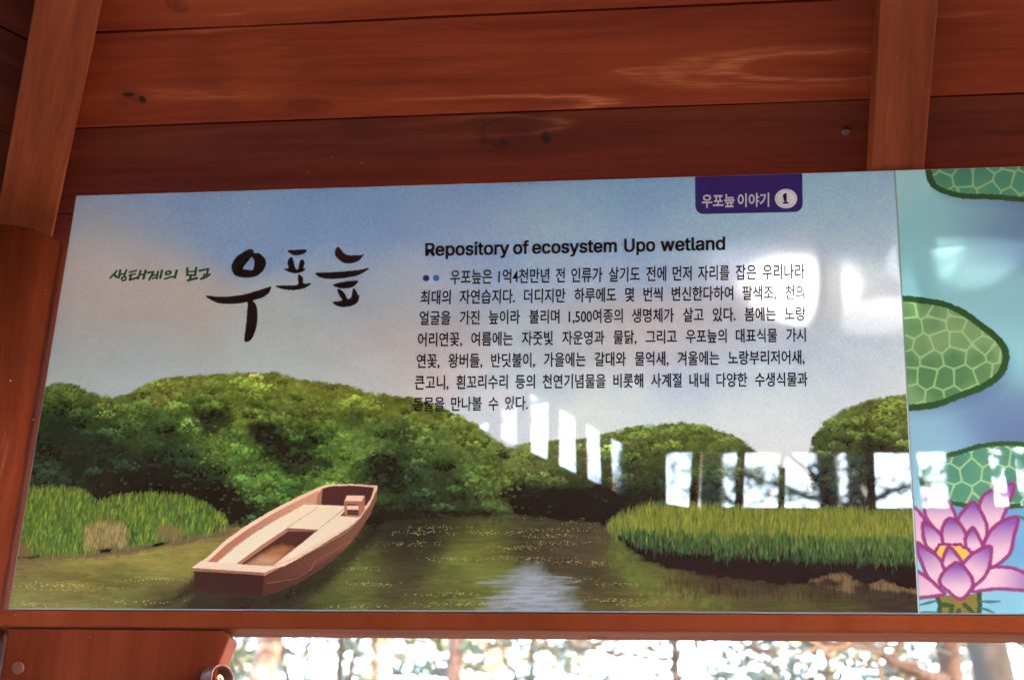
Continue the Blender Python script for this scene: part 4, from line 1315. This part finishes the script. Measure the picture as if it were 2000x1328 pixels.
# unseen bay added to shape the sun patches: a sloping brace board with short uprights under the roof
sx = lambda X: X + abs(FY)*math.tan(az)
sz = lambda Z: Z + abs(FY)/math.cos(az)*math.tan(el)
sun_mask = [(2.73, tb), (5.6, tb), (5.6, 1.30), (sx(2.05), sz(.49)), (sx(1.95), sz(.45)), (sx(1.72), sz(.51)), (sx(1.36), sz(.59)), (2.73, sz(.61))]
V, F = prism_vf(sun_mask, -.03, .03)
place('sun_mask_board', mesh_of('sun_mask_board', V, F, frame_m), pav, Matrix.Translation((0, FY, ZB)))
upb = [(2.73, sz(.75)), (sx(1.40), sz(.75)), (sx(1.75), sz(.75)), (sx(2.0), sz(.74)), (5.6, sz(.66)), (5.6, rz), (2.73, rz)]
V, F = prism_vf(upb, -.03, .03)
place('header_board', mesh_of('header_board', V, F, frame_m), pav, Matrix.Translation((0, FY, ZB)))
for (xa, xb) in ((2.75, sx(1.38)), (sx(1.59), sx(1.615)), (sx(1.775), sx(1.805)), (sx(1.99), sx(2.10)), (4.62, 4.72), (5.0, 5.1)):
    V, F = box_vf(xa, xb, -.055, -.031, sz(.42), sz(.79))
    place('slat', mesh_of('slat', V, F, slat_m), pav, Matrix.Translation((0, FY, ZB)))

# ---------------------------------------------------------------- signs


def sign_sheet(name, x0, x1, mat, parent):
    """acrylic sheet; the printed face is y = 0"""
    w, h, t, e = x1 - x0, SH, .006, .0014
    V = [(x0 + e, 0, e), (x1 - e, 0, e), (x1 - e, 0, h - e), (x0 + e, 0, h - e),
         (x0, e*.8, 0), (x1, e*.8, 0), (x1, e*.8, h), (x0, e*.8, h),
         (x0, t, 0), (x1, t, 0), (x1, t, h), (x0, t, h)]
    F = [(0, 1, 2, 3), (4, 5, 1, 0), (5, 6, 2, 1), (6, 7, 3, 2), (7, 4, 0, 3), (8, 9, 5, 4), (9, 10, 6, 5), (10, 11, 7, 6), (11, 8, 4, 7), (11, 10, 9, 8)]
    me = mesh_of(name, V, F, mat)
    me.materials.append(mat_edge)
    for p in me.polygons:
        p.material_index = 0 if p.index == 0 else 1
    uvl = me.uv_layers.new(name='UVMap')
    for lp in me.loops:
        v = me.vertices[lp.vertex_index].co
        uvl.data[lp.index].uv = ((v.x - x0)/w, v.z/h)
    return place(name, me, parent, Matrix.Translation((0, 0, ZB)))


sign = empty('information_sign', (SW/2, 0, ZB), 'wide glossy sign with a painted wetland, a wooden punt and Korean text', 'sign')
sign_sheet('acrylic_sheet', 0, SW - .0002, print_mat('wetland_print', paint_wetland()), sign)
LW = .90
sign2 = empty('illustrated_sign', (SW + LW/2, 0, ZB), 'glossy blue sign with cartoon lily pads and a purple lotus beside the wetland sign', 'sign')
sign_sheet('acrylic_sheet', SW + .0002, SW + LW, print_mat('lily_print', paint_lily(1.0, 1.0 + LW/SW)), sign2)


try:                                        # Blender's own interface font, if it is there
    FONT = bpy.data.fonts.load(bpy.utils.resource_path('LOCAL') + '/datafiles/fonts/Inter.woff2')
except Exception:
    FONT = None


WORDS = {}


def load_words(words, offset, font=None):
    """outlines of many words at once (one per row of a text block), cached as flat faces"""
    cu = bpy.data.curves.new('lettering', 'FONT')
    cu.resolution_u = 3
    cu.space_line = 2.0
    cu.offset = offset
    if font:
        cu.font = font
    cu.body = '\n'.join(words)
    ob = bpy.data.objects.new('lettering', cu)
    me = ob.to_mesh()
    co = np.array([v.co[:] for v in me.vertices])
    row = np.floor((1.3 - co[:, 1])/2.0).astype(int)
    faces = [tuple(p.vertices) for p in me.polygons]
    frow = [row[f[0]] for f in faces]
    for k, wtxt in enumerate(words):
        idx = np.nonzero(row == k)[0]
        new = {int(o): i for i, o in enumerate(idx)}
        c = co[idx].copy()
        c[:, 1] += 2.0*k
        WORDS[(wtxt, offset)] = (c, [tuple(new[v] for v in f) for f, r in zip(faces, frow) if r == k])
    ob.to_mesh_clear()
    bpy.data.objects.remove(ob)
    bpy.data.curves.remove(cu)


def text_mesh(words, gap, offset=0.0):
    """words set in one line with equal gaps; returns vertices, faces and the line's length in ems"""
    V, F = [], []
    x = 0.0
    for wtxt in words:
        co, fs = WORDS[(wtxt, offset)]
        b = len(V)
        lo_, hi_ = co[:, 0].min(), co[:, 0].max()
        V += [(x + c[0] - lo_, c[1]) for c in co]
        F += [tuple(i + b for i in f) for f in fs]
        x += hi_ - lo_ + gap
    return np.array(V), F, x - gap


def set_line(name, words, quad, ylo, yhi, mat, gap=.5, fit_w=None, offset=0.0, parent=sign, bold=None):
    """quad: print px of the line box TL, TR, BR, BL; ylo..yhi the font heights that fill it.
    fit_w: advance per em wanted (px); the gaps are then stretched to fill the measure"""
    V, F, w = text_mesh(words, gap, offset)
    if fit_w:
        L = math.hypot(quad[1][0] - quad[0][0], quad[1][1] - quad[0][1])
        nat = w - gap*(len(words) - 1)
        g2 = (L/fit_w - nat)/max(1, len(words) - 1)
        V, F, w = text_mesh(words, g2, offset)
    q = np.array(quad, float)
    s = V[:, 0]/w
    t = (V[:, 1] - ylo)/(yhi - ylo)
    VV, FF = [], []
    layers = [(0, 0)] if not bold else [(0, 0), (-bold[0], -bold[1]), (bold[0], bold[1]), (-bold[0], bold[1]), (bold[0], -bold[1])]
    for k, (dx, dy) in enumerate(layers):           # heavy type: the outline printed a few times, slightly shifted
        s2, t2 = s + dx/w, t + dy/(yhi - ylo)
        P = ((1 - s2)*t2)[:, None]*q[0] + (s2*t2)[:, None]*q[1] + (s2*(1 - t2))[:, None]*q[2] + ((1 - s2)*(1 - t2))[:, None]*q[3]
        u, v = px_to_uv(P[:, 0], P[:, 1])
        FF += [tuple(i + len(VV) for i in f) for f in F]
        VV += [(a*SW, -.0004 - .00012*k, b*SH) for a, b in zip(u, v)]
    F = FF
    me = mesh_of(name, VV, F, mat)
    if me.polygons and me.polygons[0].normal.y > 0:
        me.flip_normals()
    return place(name, me, parent, Matrix.Translation((0, 0, ZB)))


LINES = [
    ('우포늪은 1억4천만년 전 인류가 살기도 전에 먼저 자리를 잡은 우리나라', (880, 527.5), (1571.5, 515.5), (1571.5, 545), (879, 555.5)),
    ('최대의 자연습지다. 더디지만 하루에도 몇 번씩 변신한다하여 팔색조, 천의', (822, 567.5), (1571.5, 557), (1571.5, 584.5), (821, 595)),
    ('얼굴을 가진 늪이라 불리며 1,500여종의 생명체가 살고 있다. 봄에는 노랑', (820, 608), (1573, 599), (1573.5, 626), (819.5, 635)),
    ('어리연꽃, 여름에는 자줏빛 자운영과 물닭, 그리고 우포늪의 대표식물 가시', (816.5, 650), (1573.5, 641), (1574, 667.5), (816, 677)),
    ('연꽃, 왕버들, 반딧불이, 가을에는 갈대와 물억새, 겨울에는 노랑부리저어새,', (814, 691.5), (1571, 684), (1571.5, 711), (813.5, 719)),
    ('큰고니, 흰꼬리수리 등의 천연기념물을 비롯해 사계절 내내 다양한 수생식물과', (810.5, 733.5), (1577, 727), (1577.5, 754), (810, 761)),
    ('동물을 만나볼 수 있다.', (807.5, 776), (1031, 773.5), (1031, 801), (807, 803.5))]
load_words(sorted({w for ln in LINES for w in ln[0].split(' ')}), .014)
load_words(['우포늪', '이야기'], .022)
HEAD = ['Repository', 'of', 'ecosystem', 'Upo', 'wetland']
load_words(HEAD + ['1'], .004, FONT)
CAP = WORDS[('Upo', .004)][0][:, 1].max()
ONE = WORDS[('1', .004)][0][:, 1].max()
for body, a, b_, c, d_ in LINES:
    set_line('text_line', body.split(' '), (a, b_, c, d_), -.075, .83, mat_ink, fit_w=22.6, offset=.014)
for wtxt, xa, xb in (('Repository', 831.4, 994), ('of', 1003, 1032.5), ('ecosystem', 1040, 1204), ('Upo', 1220, 1279), ('wetland', 1291, 1415.6)):
    k0, k1 = (xa - 831.4)/584.2, (xb - 831.4)/584.2
    set_line('heading', [wtxt], ((xa, 475.9 - 12.7*k0), (xb, 475.9 - 12.7*k1), (xb, 500 - 12.1*k1), (xa, 500 - 12.1*k0)), 0, CAP, mat_ink, gap=0, offset=.004, bold=(.017, .013))
set_line('tab_lettering', ['우포늪', '이야기'], ((1370.6, 380.5), (1502.3, 377.5), (1502.3, 403.5), (1370.6, 406)), -.075, .83, mat_white_ink, gap=.25, offset=.022)
set_line('tab_number', ['1'], ((1529.3, 378.3), (1539.6, 378), (1539.6, 398.2), (1529.3, 398.4)), 0, ONE, mat_navy_ink, gap=0, offset=.004, bold=(.014, .008))

# ---------------------------------------------------------------- trees
bark_N = Nodes('pine_bark')
tcb = bark_N.n('ShaderNodeTexCoord')
mp = bark_N.n('ShaderNodeMapping')
mp.inputs['Scale'].default_value = (9, 9, 3.0)
bark_N.put(mp.inputs[0], tcb.outputs['Object'])
vb = bark_N.n('ShaderNodeTexVoronoi')
vb.feature = 'DISTANCE_TO_EDGE'
bark_N.put(vb.inputs['Vector'], mp.outputs[0])
vb.inputs['Scale'].default_value = 1.6
nb = bark_N.noise(mp.outputs[0], 1.4, 4)
cb = bark_N.mix(bark_N.ramp(nb, .3, .7), (.065, .030, .019), (.12, .058, .036))
cb = bark_N.mix(bark_N.ramp(vb.outputs['Distance'], .10, .0), cb, (.055, .032, .025))
bark_N.put(bark_N.b.inputs['Base Color'], cb)
bark_N.b.inputs['Roughness'].default_value = .9
bark_N.bump(vb.outputs['Distance'], .8, .02)
bark = bark_N.m
bark_dark = plain('dark_bark', (.032, .02, .016), .9, 0, 12, .4)
twig_m = plain('dry_twig', (.15, .08, .045), .85, 0, 20, .3)
needle = plain('pine_needles', (.038, .056, .028), .6, 0, 2.5, .5)
needle2 = plain('grey_needles', (.075, .075, .048), .6, 0, 2.5, .5)


def bent(p0, p1, n, wob, rnd):
    p0, p1 = Vector(p0), Vector(p1)
    L = (p1 - p0).length
    out = []
    k = Vector((0, 0, 0))
    for i in range(n + 1):
        t = i/n
        out.append(p0.lerp(p1, t) + k*math.sin(math.pi*min(1, t*1.0)))
        k = k + Vector((rnd.uniform(-1, 1), rnd.uniform(-1, 1), rnd.uniform(-.6, .6)))*wob*L/n
    return out


def tufts_mesh(name, centres, seed, n, size, spread, mat, keep=None):
    """sprays of needles: four slim quads per tuft, spread round the given centres"""
    g = np.random.default_rng(seed)
    c = np.array([tuple(v) for v in centres])
    p = np.repeat(c, n, 0)
    p = p + g.normal(0, 1, p.shape)*np.array([spread, spread, spread*.55])
    if keep is not None:
        p = p[keep(p, g)]
    p = np.repeat(p, 4, 0)
    m = len(p)
    d = g.uniform(-1, 1, (m, 3))
    d[:, 2] = g.uniform(-.4, 1, m)
    d /= np.linalg.norm(d, axis=1)[:, None]
    q = np.cross(d, g.uniform(-1, 1, (m, 3)))
    q /= np.linalg.norm(q, axis=1)[:, None] + 1e-6
    L = (size*g.uniform(.6, 1.2, m))[:, None]
    V = np.stack([p - q*L*.10, p + q*L*.10, p + d*L + q*L*.12, p + d*L - q*L*.12], 1).reshape(-1, 3)
    me = bpy.data.meshes.new(name)
    me.vertices.add(len(V))
    me.vertices.foreach_set('co', V.astype(np.float32).ravel())
    me.loops.add(4*m)
    me.loops.foreach_set('vertex_index', np.arange(4*m, dtype=np.int32))
    me.polygons.add(m)
    me.polygons.foreach_set('loop_start', np.arange(0, 4*m, 4, dtype=np.int32))
    me.update(calc_edges=True)
    me.materials.append(mat)
    return me


def pine(label, base, h, r, lean, seed, bmat, nmat, z_br, nbr, blen, tuft_n, size=.14, group=None, twigs=0, crown_from=.0, name='pine_tree', spread=.32, thick=1.0):
    rnd = random.Random(seed)
    root = empty(name, base, label, 'tree', group)
    top = Vector((lean[0], lean[1], h))
    tr = bent((0, 0, -.1), top, 14, .10, rnd)
    rad = [r*(1.12 - .75*i/14) for i in range(15)]
    V, F = tube_vf(tr, rad, 12, rnd, .05)
    W0 = Matrix.Translation(base)
    place('trunk', mesh_of('trunk', V, F, bmat, True), root, W0)
    cents = []
    TV, TF = [], []
    for k in range(nbr):
        t = z_br + (1 - z_br)*((k + rnd.random())/nbr)
        i = min(13, int(t*14))
        p = tr[i].lerp(tr[i + 1], t*14 - i)
        a = rnd.uniform(0, 2*math.pi)
        L = blen*rnd.uniform(.6, 1.1)*(1.15 - .6*t)
        e = p + Vector((math.cos(a)*L, math.sin(a)*L, L*rnd.uniform(-.05, .55)))
        pts = bent(p, e, 6, .22, rnd)
        r0 = r*(.42 - .2*t)*rnd.uniform(.7, 1.1)*thick
        V, F = tube_vf(pts, [r0*(1 - .8*j/6) for j in range(7)], 7, rnd, .05)
        place('branch', mesh_of('branch', V, F, bmat, True), root, W0)
        for j in (2, 3, 4, 5, 6):
            if t > crown_from:
                cents.append(pts[j] + Vector((rnd.uniform(-.2, .2), rnd.uniform(-.2, .2), rnd.uniform(0, .2))))
            for _ in range(twigs):
                q = pts[j] + Vector((rnd.uniform(-1, 1), rnd.uniform(-1, 1), rnd.uniform(-.5, .7)))*rnd.uniform(.25, .7)
                V2, F2 = tube_vf(bent(pts[j], q, 4, .3, rnd), [r0*.42, r0*.36, r0*.30, r0*.22, r0*.12], 5, None, 0, False)
                b = len(TV)
                TV += V2
                TF += [tuple(x + b for x in f) for f in F2]
    if TV:
        tag(place('twigs', mesh_of('twigs', TV, TF, twig_m, True), root, W0), kind='stuff')
    if tuft_n:
        tag(place('needles', tufts_mesh('needles', cents, seed, tuft_n, size, spread, nmat), root, W0), kind='stuff')
    return root


def at(px, py, depth):
    """ground point under the sight line through print px at distance y = depth behind the sign"""
    d = FWD + RGT*((px - 1000)/3332.6) - UPV*((py - 664)/3332.6)
    P = CAM + d*((depth - CAM.y)/d.y)
    return P


def tree_at(label, px, depth, wpx, h, tilt, seed, bmat, nmat, **kw):
    P = at(px, 1295, depth)
    r = wpx/2/3332.6*(depth - CAM.y)*1.05
    # tilt: horizontal shift per metre of height
    base = Vector((P.x - tilt*P.z, P.y, 0))
    return pine(label, base, h, r, (tilt*h, 0), seed, bmat, nmat, **kw)


G1 = 'pines behind the signs'
tree_at('thick pinkish pine trunk leaning right, beside the bracket board', 515, 8.5, 66, 8, .16, 1, bark, needle, z_br=.55, nbr=9, blen=2.0, tuft_n=16, group=G1)
tree_at('slim dark upright pine trunk left of a forked sunlit stem', 655, 11, 24, 8, .0, 2, bark_dark, needle2, z_br=.30, nbr=12, blen=2.2, tuft_n=12, group=G1)
tree_at('thin sunlit orange pine stem leaning right between two darker trunks', 715, 12, 19, 8, .10, 3, bark, needle2, z_br=.35, nbr=10, blen=2.0, tuft_n=12, group=G1)
tree_at('straight sunlit orange pine trunk below the middle of the wetland sign', 893, 10, 36, 9, .0, 4, bark, needle, z_br=.5, nbr=8, blen=1.8, tuft_n=10, group=G1)
tree_at('narrow brown pine trunk right of the straight orange one', 1042, 13, 20, 9, -.02, 5, bark_dark, needle2, z_br=.3, nbr=9, blen=2.2, tuft_n=12, group=G1)
tree_at('slender bare pine with crossing branches under the tab', 1296, 12, 9, 8, .05, 6, bark_dark, needle2, z_br=.3, nbr=8, blen=1.6, tuft_n=0, group=G1)
tree_at('twisted pale orange pine at the left edge of the dry twigs', 1372, 11, 24, 8, .02, 7, bark, needle2, z_br=.25, nbr=14, blen=2.2, tuft_n=4, twigs=3, thick=1.5, group=G1)
tree_at('broad pale sunlit pine trunk under the lotus sign', 1866, 9, 62, 9, .03, 8, bark, needle2, z_br=.30, nbr=14, blen=2.2, tuft_n=8, twigs=3, thick=1.5, group=G1)
tree_at('bare tangle of dry sunlit branches below the right bank', 1600, 10.5, 18, 7, -.03, 9, bark, needle2, z_br=.26, nbr=44, blen=2.6, tuft_n=3, twigs=6, thick=1.5, group=G1)
tree_at('dry twiggy pine at the far right of the gap', 2030, 11, 22, 8, -.02, 10, bark, needle2, z_br=.28, nbr=20, blen=2.4, tuft_n=10, twigs=4, thick=1.5, group=G1)
tree_at('slim pinkish pine stem leaning left behind the thick leaning trunk', 588, 12, 20, 8, -.30, 12, bark, needle2, z_br=.3, nbr=12, blen=2.0, tuft_n=10, group=G1)
tree_at('thin brown stem leaning steeply left beside the narrow brown trunk', 992, 13, 13, 7, -.55, 13, bark, needle2, z_br=.3, nbr=12, blen=1.8, tuft_n=8, group=G1)
for k, (px, dep) in enumerate(((420, 16), (600, 18), (760, 17), (840, 21), (980, 20), (1480, 19), (1760, 20), (1130, 24), (2120, 18), (330, 15))):
    tree_at('distant pine with grey-green needles standing %s' % ('far left behind the bracket', 'behind the dark trunk', 'behind the forked sunlit stem', 'left of the straight orange trunk', 'right of the straight orange trunk', 'behind the left of the dry twigs', 'behind the right of the dry twigs', 'far off below the middle of the sign', 'beyond the right edge', 'hidden by the log post')[k],
            px, dep, 16, 9 + k % 3, .02*(k % 3 - 1), 30 + k, bark_dark if k % 2 else bark, needle2 if k % 3 else needle, z_br=.22, nbr=12, blen=2.6, tuft_n=12 if k in (5, 6, 7) else 36, size=.16, group='distant pines')

# pines on the photographer's side, seen mirrored in the signs
G2 = 'pines behind the photographer'
back = [(-1.2, -9.5, .16), (1.0, -11, .10), (1.9, -7.6, .07), (2.9, -9.0, .12), (4.0, -12.5, .15), (-3.6, -12, .16), (.1, -15, .16), (2.4, -14, .12)]
for k, (x, y, r) in enumerate(back):
    pine(('leaning pine left of the path', 'slim pine straight across from the sign', 'thin young pine nearest the shelter', 'pine with low bare branches', 'stout pine right of the path', 'stout pine far left', 'tall pine far across', 'far pine between two others')[k] + ' behind the photographer',
         (x, y, bank_h(x, y)), 8 + k % 3, r, (.3*math.sin(k*2), .2), 60 + k, bark_dark, needle, .06, 16, 1.6, 9, .12, G2, twigs=2)
# unseen crown added to filter the low sun, thinned where sun patches should fall
cc = Vector((1.67, 0, ZB + .62)) + SUN_DIR*12.0
fb = (cc.x + 1.0, cc.y + 1.0, bank_h(cc.x, cc.y))
flt = pine('unseen dense pine added to filter the low sun', fb, cc.z + 1.9 - fb[2], .2, (.1, 0), 77, bark_dark, needle, .42, 26, 2.4, 14, .13, G2, spread=.6)
rf = random.Random(5)
eu = Vector((SUN_DIR.y, -SUN_DIR.x, 0)).normalized()
ew = SUN_DIR.cross(eu)
cl = [cc - Vector(fb) + eu*rf.uniform(-1.3, 1.3) + ew*rf.uniform(-.9, .9) + SUN_DIR*rf.uniform(-1.2, 1.2) for _ in range(700)]
THIN = ((1.455, .635, .080, .055, .66), (1.650, .615, .060, .085, .77), (1.850, .560, .066, .10, .93))  # gaps cut in the added needle veil so sun patches reach the signs


def sun_gap_keep(p, g):
    q = p + np.array(fb)
    t = q[:, 1]/SUN_DIR.y
    hx, hz = q[:, 0] - t*SUN_DIR.x, q[:, 2] - t*SUN_DIR.z - ZB
    k = np.ones(len(p), bool)
    for (tx, tz, rx, rz_, share) in THIN:
        ins = ((hx - tx)/rx)**2 + ((hz - tz)/rz_)**2 < 1
        k &= ~(ins & (g.random(len(p)) < share))
    return k


tag(place('needles', tufts_mesh('needles', cl, 5, 10, .11, .10, needle, sun_gap_keep), flt, Matrix.Translation(fb)), kind='stuff')

# unseen pines added to keep the trees beyond the signs mostly in shade
G3 = 'unseen pines added for shade'
for k, (x, y, h) in enumerate(((3.6, 6.2, 8.8), (5.4, 4.0, 9.0), (7.4, 2.6, 9.4), (8.6, 5.2, 9.6), (6.4, 6.8, 9.4), (1.2, 7.2, 9.0), (10.2, 1.2, 9.8))):
    pine('unseen dense pine added for shade, %s' % ('near the lotus sign', 'close behind the eave', 'right of the shelter', 'far right', 'behind two others', 'over the middle of the roof', 'furthest right')[k],
         (x + (2.2 if k in (0, 5) else 0), y, 0), h, .15, (-.4 if k not in (0, 5) else -1.6, 0), 120 + k, bark_dark, needle, .52, 20, 2.4, 13, .17, G3, spread=.45)
